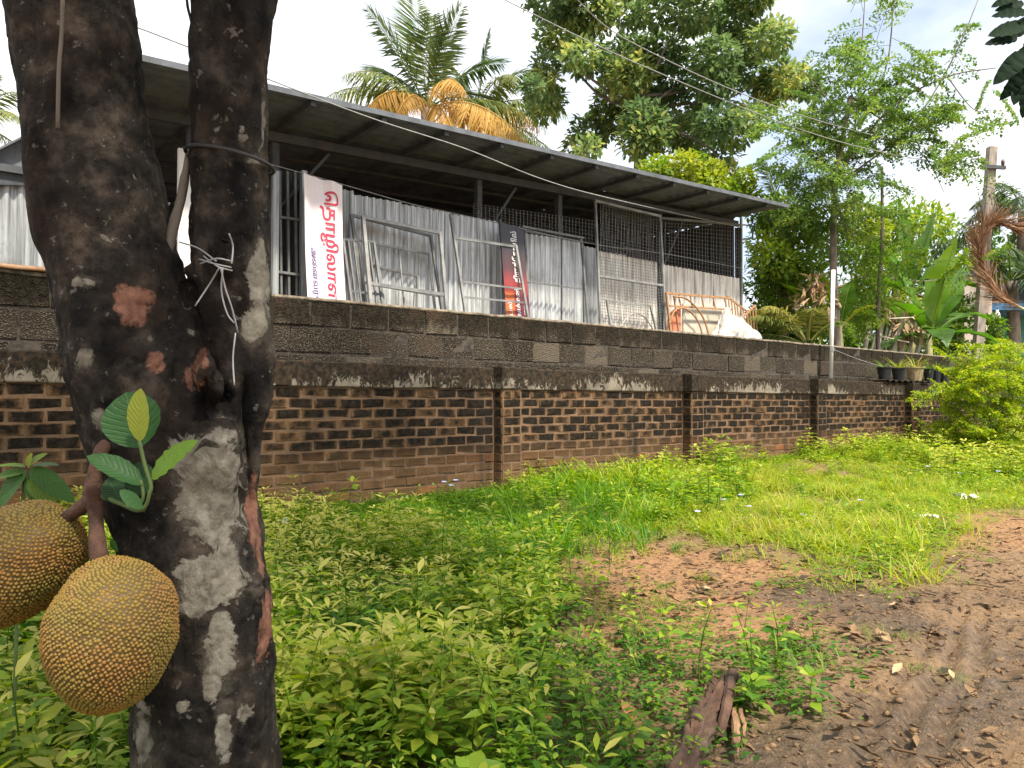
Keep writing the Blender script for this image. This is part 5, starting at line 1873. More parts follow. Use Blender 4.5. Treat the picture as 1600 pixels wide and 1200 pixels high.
banana('banana_plant', 'tall banana plant with pointed leaf tips further back', yard(1425, 17.2), 2.6,
       [((-.15, 0, 1.3), 1.6, .4, .03, .5), ((.35, 0, 1.3), 1.5, .42, .1, .5), ((.75, 0, 1.0), 1.5, .46, .3, .42), ((-.6, 0, 1.1), 1.4, .4, .25, .4), ((-.9, -.2, .6), 1.3, .4, .5, .35), ((.9, -.2, .5), 1.3, .4, .5, .3)], 83, 1.5)

# dry clump and stake bundle behind the block wall
V, F, A = crown_leaves([W(1275, 440, 13.3), W(1262, 462, 13.2), W(1290, 470, 13.2)], [.16, .2, .18], 45, T_LAN, 0.2, [.9, .98, .95], np.random.default_rng(8), .12, 1.2, 0.5)
tag(put('dry_leaf_clump', V, F, M_drybrown, attrs={'tint': A}), 'clump of dried beige leaves hanging left of the white pipe', 'dry leaves')
bd = thing('stake_bundle', 'leaning bundle of grey bamboo stakes and dry thatch behind the wall', 'stakes', yard(1375, 15.2))
M_bamboo = plain('grey_bamboo', (0.36, 0.31, 0.23), (0.58, 0.52, 0.41), 14, 0.8, stretch=(1, 1, .4))
r_ = np.random.default_rng(5)
for k in range(13):
    x = 1332 + k * 6.2
    a, b = W(x, 562, 15.2 + r_.uniform(-.1, .2)), W(x + 34 + r_.normal(0, 5), 487 + abs(k - 5) * 3.2, 15.5)
    a[2] = YZ
    G().tube([a, (a + b) / 2, b], 0.024 if k % 3 else 0.05, 6).put('stake', M_bamboo, bd, True)
for (a, b) in (((1352, 500), (1428, 496)), ((1350, 520), (1420, 535))):
    G().tube([W(*a, 15.2), W(*b, 15.2)], 0.016, 6).put('cross_stake', M_bamboo, bd, True)
V, F, A = crown_leaves([W(1385, 486, 15.4), W(1415, 502, 15.4), W(1425, 520, 15.4), W(1405, 520, 15.5)], [.2, .22, .22, .2], 30, T_LAN, .24, [.85, .9, .8, .85], r_, .15, .7, .6)
put('thatch', V, F, M_drybrown, bd, attrs={'tint': A}, kind='stuff')

# ------------------------------------------------------------------ utility pole with a dry palm frond caught on it
UD = 16.8
ub, ut = W(1524, 600, UD), W(1550, 230, UD)
ub = down(ut, ub, 0.3)
up_ = thing('utility_pole', 'weathered concrete utility pole with a short crossarm at the right', 'utility pole', ub)
M_pole = plain('weathered_pole', (0.20, 0.17, 0.145), (0.36, 0.315, 0.27), 10, 0.9, 0, .4, stretch=(1, 1, .4))
G().bar(ub, ut, 0.17, 0.15, (0, -1, 0)).put('pole', M_pole, up_)
xa = G().bar(W(1532, 260, UD - .13), W(1571, 262, UD - .13), 0.075, 0.06, (0, -1, 0)).put('crossarm', M_tubedark, up_)
for x in (1536, 1567):
    G().tube([W(x, 259, UD - .13), W(x, 252, UD - .13), W(x, 249, UD - .13)], [.03, .04, .02], 8).put('insulator', plain('brown_glaze', (0.08, 0.05, 0.04), (0.12, 0.08, 0.06), 5, .3), xa, True)
G().tube(spline([W(1552, 300, UD - .12), W(1560, 330, UD - .14), W(1549, 345, UD - .14), W(1556, 320, UD - .12)], 12), .008, 4).put('loose_wire', M_cable, up_)
wire('overhead_line', 'thin overhead line crossing from the top centre to the pole, upper', [W(880, -20, 8), W(1000, 73, 9), W(1274, 187, 11.2), W(1536, 250, UD - .13)], .006, M_cable)
wire('overhead_line', 'thin overhead line crossing from the top centre to the pole, lower', [W(760, -14, 8), W(1000, 101, 9), W(1262, 206, 11.2), W(1420, 246, 12.6), W(1534, 262, UD - .13)], .006, M_cable)
wire('stay_wire', 'pale wire running from the utility pole off the right edge', [W(1556, 285, UD - .1), W(1600, 312, UD - 1.5), W(1700, 370, UD - 4)], .007, M_cable)
P = spline([W(1640, 500, 15.6), W(1590, 478, 15.8), W(1556, 455, 16.1), W(1536, 415, 16.4), W(1530, 375, 16.5), W(1548, 348, 16.5), W(1580, 352, 16.4)], 40)
df = thing('dry_palm_frond', 'brown dried palm frond hooked on the utility pole', 'palm frond', P[0])
G().tube(P[:16], np.linspace(.028, .018, 16), 6).put('rachis', plain('pale_frond_stalk', (0.45, 0.34, 0.17), (0.62, 0.5, 0.28), 10, .7), df, True)
r_ = np.random.default_rng(12)
parts = []
T = leaf_tmpl(4, 0.022, 0.4, 0.35, 0.3)
for k in range(6, 40):
    tan = unit(P[min(k + 1, 39)] - P[k - 1])
    n = 16
    al = tan + r_.normal(0, .26, (n, 3))
    al[:, 2] -= .05
    parts.append(leaves(T, np.tile(P[k], (n, 1)) + r_.normal(0, .03, (n, 3)), al, rdir(n, r_), r_.uniform(.35, .72, n), np.clip(r_.normal(.5, .25, n), 0, 1)))
V, F, A = join(parts)
M_fdry = leafmat('brown_frond_leaflet', [(0.0, (0.12, 0.055, 0.03)), (0.5, (0.27, 0.14, 0.08)), (1.0, (0.42, 0.26, 0.16))], .15, .7, .2)
put('leaflets', V, F, M_fdry, df, attrs={'tint': A}, kind='stuff')

# ------------------------------------------------------------------ house at the right edge
hs = thing('teal_house', 'teal house front with blue eave partly hidden at the right edge', 'house', yard(1660, 20, .2))
hd = 20.0


def quadbox(name, px0, px1, py0, py1, dep, th, m, par):
    p = [W(px0, py1, dep), W(px1, py1, dep), W(px1, py0, dep), W(px0, py0, dep)]
    q = [a + np.array([0, th, 0]) for a in p]
    return G().add(p + q, [(0, 1, 2, 3), (7, 6, 5, 4), (0, 4, 5, 1), (1, 5, 6, 2), (2, 6, 7, 3), (3, 7, 4, 0)]).put(name, m, par)


M_teal = plain('teal_paint', (0.03, 0.20, 0.17), (0.06, 0.30, 0.25), 5, .7)
quadbox('wall', 1537, 1800, 482, 640, hd, .2, M_teal, hs)
quadbox('door', 1578, 1596, 470, 640, hd - .06, .04, plain('dark_door', (0.04, 0.05, 0.05), (0.07, 0.075, 0.07), 5, .6), hs)
quadbox('eave', 1550, 1800, 474, 484, hd - 1.3, 1.3, plain('blue_paint', (0.05, 0.20, 0.42), (0.10, 0.28, 0.5), 6, .5), hs)
p0 = [W(1548, 476, hd - 1.3), W(1800, 474, hd - 1.3), W(1800, 420, hd + 1.5), W(1560, 425, hd + 1.5)]
G().add(p0 + [a + ZV * .03 for a in p0], BOXF).put('roof', M_roof, hs)
wi = quadbox('window', 1548, 1566, 500, 545, hd - .03, .02, plain('window_dark', (0.02, 0.06, 0.06), (0.04, 0.09, 0.09), 5, .3), hs)
quadbox('sill', 1546, 1568, 545, 548, hd - .1, .06, M_teal, wi)
lb = thing('porch_bulb', 'white porch lamp shade hanging under the blue eave', 'lamp', W(1558, 498, hd - 1.35))
G().tube([W(1558, 484, hd - 1.35), W(1558, 487, hd - 1.35), W(1558, 490, hd - 1.35), W(1558, 498, hd - 1.35)], [.03, .035, .06, .085], 10).put('shade', M_white, lb, True)
G().tube([W(1558, 480, hd - 1.35), W(1558, 485, hd - 1.35)], .012, 6).put('holder', M_tubedark, lb, True)
wt = thing('pale_outbuilding', 'small pale pink plastered wall piece behind the pole', 'outbuilding', yard(1518, 18.5))
quadbox('wall', 1507, 1550, 432, 640, 18.5, .5, plain('pale_pink_plaster', (0.50, 0.42, 0.36), (0.62, 0.54, 0.47), 4, .85), wt)
quadbox('shelf', 1505, 1534, 424, 431, 18.4, .4, M_tubedark, wt)
# brown gate pier beyond the bush
gp = thing('gate_pier', 'brown plastered gate pier at the right edge beyond the bush', 'pier', flat_ground(1655, 735))
gq = flat_ground(1655, 735)
G().box((gq[0] - .12, gq[1], 0), (gq[0] + .5, gq[1] + .35, 0.72)).put('shaft', plain('brown_plaster', (0.17, 0.10, 0.07), (0.27, 0.17, 0.12), 6, .9), gp)
G().box((gq[0] - .16, gq[1] - .04, 0.722), (gq[0] + .54, gq[1] + .39, .78)).put('cap', M_cap, gp)

# overhanging dark leaves at the top right corner (a near branch)
M_over = leafmat('dark_overhanging_leaf', [(0.0, (0.008, 0.02, 0.012)), (1.0, (0.03, 0.06, 0.03))], .12, .7, .1)
ob = thing('overhanging_branch', 'dark lobed leaves hanging into the top right corner', 'branch', W(1700, 40, 4.2))
G().tube(spline([W(1760, -60, 4.3), W(1690, 10, 4.2), W(1640, 45, 4.2), W(1600, 70, 4.2)], 14), np.linspace(.02, .008, 14), 6).put('twig', M_bark, ob, True)
r_ = np.random.default_rng(3)
for k, (x, y, a, L_) in enumerate([(1600, 40, 3.4, .2), (1605, 80, 3.9, .24), (1600, 95, 4.4, .26), (1612, 70, 4.8, .25), (1590, 60, 3.2, .16), (1606, 20, 3.0, .16), (1600, 5, 3.3, .15), (1615, 110, 4.6, .24), (1630, 60, 4.0, .25), (1620, 30, 3.6, .22), (1590, -8, 3.5, .14), (1605, 105, 4.1, .2)]):
    b = W(x, y, 4.2 + r_.uniform(-.1, .1))
    big_leaf('leaf', ob, b, b + np.array([math.cos(a), r_.uniform(-.3, .3), math.sin(a)]) * L_, L_ * .42, (r_.uniform(-.4, .4), -1, .3), r_.uniform(.0, .2), M_over, .2, .15, .2, .4)

# ------------------------------------------------------------------ plant pots on the coping
pot_m = plain('black_plastic_pot', (0.006, 0.007, 0.008), (0.016, 0.017, 0.02), 9, .75)
bag_m = plain('burlap_bag', (0.26, 0.19, 0.10), (0.40, 0.31, 0.18), 14, .9, 0, .5)
r_ = np.random.default_rng(31)
V, F = [], []
cz = CAP1 + .006
n = 46
for k in range(n + 1):                       # corrugated strip the pots stand on
    s = SD(H(1378, 600, WD))[0] + k * 0.035
    for D in (WD - .06, WD + .2):
        for zo in (0.0, .006):
            V.append(LW(s, D, cz + .018 + .014 * math.sin(k * 1.05) + zo))
for k in range(n):
    a = 4 * k
    F += [(a, a + 4, a + 6, a + 2), (a + 1, a + 3, a + 7, a + 5), (a, a + 1, a + 5, a + 4)]
tag(G().add(V, F).put('corrugated_strip', M_cap), 'strip of corrugated sheet under the pots on the coping', 'sheet')
pots = [(1383, .21, .18, pot_m, 'black plastic pot with a wispy plant, leftmost on the coping', .45), (1405, .21, .18, pot_m, 'black plastic pot with yellowish grass, second from the left on the coping', .8), (1431, .27, .21, bag_m, 'tan grow bag with yellow-green spidery leaves on the coping', .85),
        (1452, .17, .2, pot_m, 'black pot right next to the tan grow bag on the coping', .35), (1464, .17, .19, pot_m, 'second black pot right of the tan grow bag', .6), (1476, .17, .19, pot_m, 'third black pot right of the tan grow bag', .5), (1492, .17, .19, pot_m, 'black pot furthest right, half behind the feathery bush', .4)]
for k, (px, w, h, m, lab, ti) in enumerate(pots):
    s = SD(H(px, 595, WD + .05))[0]
    b = LW(s, WD + .06, cz + .04)
    o = thing('plant_pot', lab, 'plant pot', b, 'plant pots on the coping')
    prof = [(w * .36, 0), (w * .5, h), (w * .55, h), (w * .55, h + .015), (w * .47, h + .015), (w * .45, h - .02)]
    ang = np.linspace(0, 2 * math.pi, 18, endpoint=False)
    V = np.array([b + [r0 * math.cos(a), r0 * math.sin(a), z0] for r0, z0 in prof for a in ang])
    F = [(i * 18 + j, i * 18 + (j + 1) % 18, (i + 1) * 18 + (j + 1) % 18, (i + 1) * 18 + j) for i in range(5) for j in range(18)] + [tuple(range(17, -1, -1)), tuple(range(90, 108))]
    put('pot', V, F, m, o)
    Vt, Ft, At = tuft(500 + k, 26, .30 if k in (1, 2) else .2, .03, leaf_tmpl(4, .03, .4, .8, .3), ti, .55)
    put('plant', Vt + b + [0, 0, h - .02], Ft, M_grass, o, attrs={'tint': At})

# ------------------------------------------------------------------ feathery bush at the right, plants by the wall
bb = flat_ground(1545, 722)
feathery('feathery_bush', 'bright yellow-green feathery bush before the wall at the right', [bb, bb + [.02, 0, .5], bb + [0, 0, .9], W(1530, 610, bb[1])], .015, .008,
         [(1540, 590, 40, 22), (1500, 610, 35, 17), (1580, 600, 40, 20), (1550, 630, 45, 17), (1500, 650, 30, 18), (1590, 640, 35, 22), (1472, 620, 20, 8), (1610, 580, 30, 14), (1560, 570, 30, 16), (1520, 670, 35, 14), (1640, 620, 35, 14), (1570, 680, 40, 12), (1485, 690, 25, 8)],
         leafmat('young_feathery_leaf', [(0.0, (0.08, 0.18, 0.015)), (0.5, (0.26, 0.38, 0.02)), (1.0, (0.52, 0.53, 0.05))], .45), 63, bb[1], .35, .036, 168,
         [([(1545, 720, 0), (1530, 670, 0), (1505, 620, 0)], .012), ([(1545, 720, 0), (1560, 660, .1), (1585, 600, .1)], .012), ([(1545, 720, 0), (1525, 680, -.1), (1490, 650, -.1)], .01), ([(1548, 720, 0), (1590, 670, .1), (1630, 620, .1)], .01)], 'bush', (.35, .95), .1, 0.85)


def sap(name, label, px, py, h, whorls, ll, top, seed, T=T_OV, low=.35, cat='weed'):
    p = on_ground(px, py)
    V, F, A = herb(seed, h, whorls, ll, top, T, low)
    return tag(put(name, V + p - [0, 0, .01], F, M_weed, loc=p, attrs={'tint': A}), label, cat)


sap('tall_weed', 'upright leafy weed with drooping leaves against the brick wall right of the trunk', 541, 822, .33, 7, .085, .2, 901, T_OV, .4)
sap('tall_weed', 'smaller upright weed at the wall foot left of the blue flowers', 606, 834, .26, 6, .07, .15, 902, T_OV, .35)
sap('tall_weed', 'leafy weed in the corner where the wall meets the trunk', 470, 838, .2, 6, .075, .25, 903, T_LAN, .45)
sap('tall_weed', 'thin climbing weed against the wall between the second and third pier', 1140, 742, .32, 7, .075, .3, 904, T_OV, .55)
bp = on_ground(562, 1112)
V, F, A = tuft(905, 9, .30, .012, T_BLADEW, .62, .45)
tag(put('broad_blade_plant', V + bp, F, M_grass, loc=bp, attrs={'tint': A}), 'broad-bladed yellow-green grass plant standing above the weeds', 'grass plant')
bp = on_ground(640, 1080)
V, F, A = tuft(906, 12, .22, .02, T_BLADEW, .45, .6)
tag(put('broad_blade_plant', V + bp, F, M_grass, loc=bp, attrs={'tint': A}), 'darker broad-bladed grass plant right of the taller one', 'grass plant')
# sapling at the left edge
lp_ = W(40, 735, 1.62)
ls = thing('leafy_sapling', 'sapling with pale-veined pointed leaves at the left edge above the fruit', 'sapling', [lp_[0] - .02, lp_[1], float(ground_z(lp_[0], lp_[1]))])
G().tube(spline([[lp_[0] - .02, lp_[1], float(ground_z(lp_[0], lp_[1]))], W(30, 860, 1.62), W(35, 790, 1.62), lp_], 12), .004, 6).put('stem', M_stem, ls, True)
for a, b, w, ti, fc in (((48, 732), (112, 778), .042, .32, (.2, -.8, .5)), ((42, 735), (-12, 790), .05, .3, (-.2, -.8, .5)), ((44, 745), (88, 810), .042, .3, (.2, -.8, .4)), ((50, 745), (82, 785), .045, .62, (.4, -.8, .2)), ((40, 730), (-8, 722), .025, .6, (-.2, -.3, 1)),
                        ((44, 728), (66, 706), .018, .7, (.2, -.7, .6)), ((44, 730), (45, 710), .016, .85, (0, -1, .4)), ((48, 730), (88, 718), .02, .35, (.1, -.4, 1)), ((38, 738), (-15, 742), .03, .5, (-.1, -.6, .9)), ((30, 790), (-5, 835), .04, .25, (-.2, -.8, .5)), ((32, 800), (60, 830), .035, .2, (.2, -.8, .5))):
    big_leaf('leaf', ls, W(*a, 1.62), W(*b, 1.6), w, fc, ti + .12, M_bigleaf, .25, .2, .05, .42)

# ------------------------------------------------------------------ ground cover
r_ = np.random.default_rng(77)
N0 = 60000
rx = r_.uniform(-4.5, 11, N0 * 3)
ry = r_.uniform(1.0, 16, N0 * 3)
P3 = np.stack([rx, ry, np.zeros_like(rx)], 1)
Dw = P3 @ -NV
sw = P3 @ DV
ok = (Dw < WD - .02) & (Dw > -2)
pier = np.zeros_like(ok)
for p in PIL:
    pier |= (sw > p - .03) & (sw < p + PILW + .03) & (Dw > WD - PILP - .03)
ok &= ~pier
P3 = P3[ok]
gx, gy = proj(P3)
nzA = fbm(P3 * 1.9, 3, 91)
nzB = fbm(P3 * 4.5, 2, 95)
P3[:, 2] = ground_z(P3[:, 0], P3[:, 1]) - .005
wgt = r_.uniform(0, 1, len(P3))
jj = np.clip((gy - 630) / 270, .1, 1.6)
gxt, gyt = gx, gy
gx = gx + 34 * jj * r_.normal(0, 1, len(gx)) + 20 * jj * nzB
gy = gy + 15 * jj * r_.normal(0, 1, len(gx))


def density(per_m2):
    return per_m2 * (15.5 * 15) / (N0 * 3)


ZA = [(-500, 830), (410, 812), (560, 850), (700, 870), (840, 890), (880, 950), (850, 985), (760, 1000), (690, 1015), (640, 1050), (720, 1100), (800, 1160), (830, 1260), (900, 1700), (-900, 1700)]
ZB = [(410, 800), (780, 770), (860, 830), (880, 900), (840, 895), (700, 872), (560, 852)]
ZC = [(770, 752), (1020, 745), (1040, 800), (1000, 850), (830, 870), (800, 830)]
ZDl = [(990, 735), (1160, 735), (1170, 790), (1100, 815), (1010, 800)]
ZE = [(1000, 750), (1600, 715), (1900, 715), (1900, 790), (1560, 800), (1450, 850), (1430, 905), (1250, 905), (1150, 870), (1040, 850), (980, 860)]
ZF = [(1240, 722), (1430, 690), (1600, 700), (1900, 700), (1900, 765), (1500, 765), (1400, 735), (1280, 745)]
ZG = [(700, 1010), (1000, 1010), (1130, 1050), (1260, 1000), (1290, 1080), (1240, 1120), (1130, 1110), (1090, 1160), (1060, 1260), (1060, 1500), (800, 1400), (760, 1090)]
ZH = [(950, 925), (1060, 935), (1080, 985), (960, 990)]
ZI = [(1000, 840), (1420, 880), (1240, 925), (1050, 885)]

A_ = inpoly(gx, gy + 14 * nzB, ZA)
herbs = [herb(600 + k, r_.uniform(.12, .25), 6, r_.uniform(.034, .058), 0.0, T_OV, .22) for k in range(10)]
herbsN = [herb(720 + k, r_.uniform(.16, .32), 8, r_.uniform(.04, .065), .1, T_LAN, .3) for k in range(5)]
herbsB = [herb(740 + k, r_.uniform(.1, .18), 3, r_.uniform(.05, .08), .0, leaf_tmpl(4, .36, .2, .25, .4), .2) for k in range(5)]
herbsY = [herb(640 + k, r_.uniform(.17, .27), 5, r_.uniform(.045, .062), .62, T_LAN if k % 2 else T_OV, .42) for k in range(6)]
creeps = [creeper(660 + k, 22, .03, .1, .42, .06) for k in range(6)]
creepsD = [creeper(670 + k, 18, .022, .09, .3, .04) for k in range(5)]
grassT = [tuft(680 + k, 26, .26, .05, T_BLADE, .33, .38) for k in range(6)]
grassS = [tuft(690 + k, 24, .13, .06, leaf_tmpl(3, .024, .4, .6, .25), .66, .5) for k in range(6)]
grassM = [tuft(700 + k, 14, .17, .03, T_BLADEW, .42, .5) for k in range(5)]
yel = blob(gx, gy, 500, 930, 120, 75) + .9 * blob(gx, gy, 470, 850, 70, 45) + .8 * blob(gx, gy, 590, 960, 70, 45) + .5 * blob(gx, gy, 60, 1090, 120, 120) + .35 * blob(gx, gy, 520, 1110, 60, 50)
near_trunk = np.hypot(P3[:, 0] - tb[0], P3[:, 1] - tb[1]) < .16


def cover(name, mask, per, tm, sc_, ts, m, label=None):
    ii = np.nonzero(mask & (wgt < density(per)) & ~near_trunk)[0]
    if not len(ii):
        return
    sc2 = sc_[ii] if hasattr(sc_, '__len__') else sc_
    ts2 = ts[ii] if hasattr(ts, '__len__') else ts
    V, F, A = scatter(tm, P3[ii], sc2, ts2, r_)
    put(name, V, F, m, loc=(0, 0, 0), attrs={'tint': A}, kind='stuff')
    np.copyto(wgt, r_.uniform(0, 1, len(P3)))


front_big = np.clip(.86 - (P3[:, 1] - 2) * .03, .7, .9)
cover('weeds', A_ & (yel < .4 + .25 * nzA) & (nzB > -.5), 290, herbs, front_big * (.95 + .45 * nzA), .24 + .16 * nzA, M_weed)
cover('weeds', A_ & (yel < .5) & (nzA - nzB > .05), 130, herbsN, front_big * 1.1, .2 + .15 * nzB, M_weed)
cover('weeds', A_ & (yel < .6) & (nzA + nzB < -.15), 70, herbsB, front_big, .1 + .1 * nzB, M_weed)
cover('weeds', A_ & (yel > .3 + .3 * nzB), 170, herbsY, front_big * 1.05, .05 * nzA, M_weed)
cover('low_weeds', A_, 120, creeps, 1.2, .12 + .12 * nzB, M_weed)
cover('grass', A_ & (nzB > .1), 60, grassM, 1.0, .1 * nzA, M_grass)
B_ = inpoly(gx, gy + 8 * nzB, ZB)
cover('low_weeds', B_, 260, creeps, 1.0, -.02 + .12 * nzA, M_weed)
cover('weeds', B_ & (nzB > .05), 60, herbs, .65, .05, M_weed)
cover('grass', B_, 90, grassS, .9, -.15, M_grass)
C_ = inpoly(gx, gy + 8 * nzB, ZC)
cover('tall_grass', C_ & (nzB > -.6), 150, grassT, .72 + .4 * nzA, .10 + .2 * nzA, M_grass)
cover('weeds', C_ & (nzA - nzB > .0), 90, herbs, .9, .2, M_weed)
D__ = inpoly(gx, gy + 5 * nzB, ZDl)
cover('weeds', D__ & (nzB > -.5), 110, herbs, 1.0 + .4 * nzB, .15 + .15 * nzA, M_weed)
E_ = inpoly(gx, gy + 12 * nzB, ZE)
cover('grass', E_ & (nzB > -.3), 190, grassS, .85 + .35 * nzA, .15 * nzA + .08, M_grass)
cover('grass', E_ & (nzA + nzB > .3), 60, grassT, .65, .3 + .15 * nzA, M_grass)
cover('low_weeds', E_ & (nzA > -.35), 110, creeps, 1.0, .24 + .15 * nzB, M_weed)
cover('weeds', E_ & (nzA - nzB > .1), 55, herbs, .62, .28 + .1 * nzB, M_weed)
F_ = inpoly(gx, gy, ZF)
cover('weeds', F_ & (nzA > -.4), 90, herbs, 1.0 + .5 * nzA, .25 + .15 * nzA, M_weed)
cover('low_weeds', F_, 120, creeps, 1.3, .3 + .1 * nzB, M_weed)
G_ = inpoly(gx, gy + 10 * nzB, ZG)
cover('low_weeds', G_ & (nzA > -.5), 290, creepsD, 1.15, .02 + .1 * nzB, M_weed)
cover('weeds', G_ & (nzA > -.1), 75, herbs, .72 + .3 * nzB, .08 + .12 * nzA, M_weed)
cover('weeds', G_ & (nzB > .25), 35, herbsB, .75, .1, M_weed)
cover('grass', G_ & (nzB > .0), 40, grassS, .8, -.25, M_grass)
cover('low_weeds', inpoly(gx, gy + 6 * nzB, ZH), 200, creepsD, .9, .05, M_weed)
cover('grass', inpoly(gx, gy + 6 * nzB, ZH), 120, grassS, .6, -.2, M_grass)
cover('low_weeds', inpoly(gx, gy + 8 * nzB, ZI) & (nzA > -.1), 130, creeps, .8, .1, M_weed)
wallfoot = (Dw[ok] > WD - .28) & (gx > 420) & (gx < 1450)
cover('low_weeds', wallfoot & (nzB > -.2), 160, creeps, 1.0, .05, M_weed)
cover('weeds', wallfoot & (nzA > .0), 60, herbs, .75, .1, M_weed)
sparse = (gy > 760) & (gx > 820) & ~A_ & ~E_
cover('grass', sparse & (nzB > .35), 22, grassS, .45, -.2, M_grass)

# leaf litter
lit = (gx > 640) & (gx < 1900) & (gy > 830) & (gy < 1600)
T_DEAD = leaf_tmpl(6, .19, .55, -.22, .5, .25)
dl = [leaves(T_DEAD, np.zeros((1, 3)) + [0, -.05, .008], np.array([[0, 1., .05]]), np.array([[r_.normal(0, .3), 0, 1.]]), np.array([.074]), np.array([r_.uniform(.05, .95)])) for k in range(16)]
wl = .35 + .9 * (blob(gx, gy, 1190, 900, 170, 60) + blob(gx, gy, 930, 950, 130, 60) + blob(gx, gy, 1200, 1150, 170, 90) + blob(gx, gy, 1450, 1000, 250, 140) + .6 * blob(gx, gy, 760, 1010, 150, 40)) + .5 * nzB
ii = np.nonzero(lit & (wgt < density(75) * wl))[0]
V, F, A = scatter(dl, P3[ii] + [0, 0, .012], np.clip(r_.normal(.74, .22, len(ii)), .3, 1.1), r_.normal(-.06, .2, len(ii)), r_, .12)
put('leaf_litter', V, F, M_drybrown, loc=(0, 0, 0), attrs={'tint': A}, kind='stuff', smooth=True)
wgt = r_.uniform(0, 1, len(P3))
ii = np.nonzero(lit & (wgt < density(620) * wl))[0]
V, F, A = scatter([leaves(T_LAN, np.zeros((1, 3)), np.array([[0, 1., .1]]), np.array([[0, 0, 1.]]), np.array([.03]), np.array([t_])) for t_ in (.1, .3, .5, .7)], P3[ii] + [0, 0, .008], np.clip(r_.normal(.8, .4, len(ii)), .25, 1.8), 0.0, r_, .4)
put('leaf_crumbs', V, F, M_drybrown, loc=(0, 0, 0), attrs={'tint': A}, kind='stuff')

wgt = r_.uniform(0, 1, len(P3))
ICO = []
for q in range(6):
    bmx = bmesh.new()
    bmesh.ops.create_icosphere(bmx, subdivisions=1, radius=1.0)
    V0 = np.array([v.co[:] for v in bmx.verts])
    F0 = np.array([[v.index for v in f.verts] for f in bmx.faces])
    bmx.free()
    V0 = V0 * (1 + .35 * r_.normal(0, 1, (len(V0), 1)) * .6) * [1, r_.uniform(.6, 1), r_.uniform(.4, .7)] * .008
    ICO.append((V0, F0, np.full(len(V0), .5)))
soilarea = (gxt > 640) & (gyt > 800) & (gyt < 1500) & (gxt < 1900) & (P3[:, 1] < 6)
ii = np.nonzero(soilarea & (wgt < density(1500) * (.4 + np.clip(nzB, 0, 1))))[0]
V, F, A = scatter(ICO, P3[ii] + [0, 0, .006], np.clip(r_.gamma(2.0, .33, len(ii)), .25, 1.7), 0.0, r_, .1)
put('soil_clods', V, F, M_clod, loc=(0, 0, 0), attrs={'tint': A}, kind='stuff')
wgt = r_.uniform(0, 1, len(P3))
ii = np.nonzero(soilarea & (wgt < density(14)))[0]
tw = [qtube(np.array([(0, -.06, .004), (.004, 0, .008), (-.003, .06, .004)]), [.0022, .002, .0012], 4, t_) for t_ in (.2, .45, .7)]
V, F, A = scatter(tw, P3[ii] + [0, 0, .012], np.clip(r_.gamma(2.0, .4, len(ii)), .3, 1.5), 0.0, r_, .1)
put('twigs', V, F, M_drybrown, loc=(0, 0, 0), attrs={'tint': A}, kind='stuff')

M_orl = leafmat('fallen_orange_leaf', [(0.0, (0.34, 0.12, 0.04)), (1.0, (0.5, 0.24, 0.10))], .1, .6, .3)
for lab, x, y, a, L_ in (('orange fallen leaf between the low weeds in front of the log', 825, 1157, .5, .08), ('orange-brown fallen leaf left of the rotten log', 997, 1152, 1.9, .1), ('curled orange leaf at the edge of the muddy ground', 800, 1048, 2.8, .1), ('rust-coloured fallen leaf under the weeds at the left', 75, 1165, .9, .1)):
    p = on_ground(x, y) + [0, 0, .03]
    V, F, A = leaves(T_DEAD, p[None], np.array([[math.cos(a), math.sin(a), .15]]), np.array([[.1, -.4, 1.]]), np.array([L_]), np.array([.5]))
    tag(put('fallen_leaf', V, F, M_orl, attrs={'tint': A}, smooth=True), lab, 'leaf')

# blue flowers and scraps
M_blue = plain('pale_blue_petal', (0.30, 0.32, 0.55), (0.42, 0.44, 0.68), 30, .6, 0, 0)
parts = []
for x, y, z in [(700, 760, .18), (712, 765, .16), (694, 768, .16), (705, 772, .14), (1130, 790, .1), (1158, 785, .12), (1170, 800, .08), (1345, 792, .1), (1255, 815, .08), (1400, 725, .15), (1450, 735, .15), (1500, 745, .12), (1560, 742, .12), (1585, 735, .14), (1090, 812, .1)]:
    p = on_ground(x, y + z * 90) + [0, 0, z]
    for k in range(5):
        a = k * 1.257
        parts.append(leaves(T_OVS, p[None], np.array([[math.cos(a), math.sin(a) - .3, .4]]), np.array([[0, -.5, 1.]]), np.array([.026]), np.array([.5]), 1.6))
V, F, A = join(parts)
put('wildflowers', V, F, M_blue, loc=(0, 0, 0), attrs={'tint': A}, kind='stuff')


def scrap(label, px, py, sz, seed, lift=.03):
    r = np.random.default_rng(seed)
    p = on_ground(px, py) + [0, 0, lift]
    n = 7
    V = []
    for j in range(n):
        for i in range(n):
            V.append(p + np.array([(i / (n - 1) - .5) * sz, (j / (n - 1) - .5) * sz * .7, 0]) + r.normal(0, sz * .09, 3) + [0, 0, abs(r.normal(0, sz * .12))])
    F = np.array([(j * n + i, j * n + i + 1, (j + 1) * n + i + 1, (j + 1) * n + i) for j in range(n - 1) for i in range(n - 1)])
    tag(put('plastic_scrap', np.array(V), F, plain('dirty_white_plastic', (0.55, 0.54, 0.52), (0.8, 0.79, 0.77), 20, .4, 0, 0)), label, 'litter')


scrap('crumpled white plastic scrap in the grass at the far right', 1512, 784, .16, 5)
scrap('crumpled white plastic scrap on the bare earth at the right', 1452, 815, .12, 6)
scrap('pale plastic scrap by the wall right beside the trunk', 440, 840, .09, 7, .1)

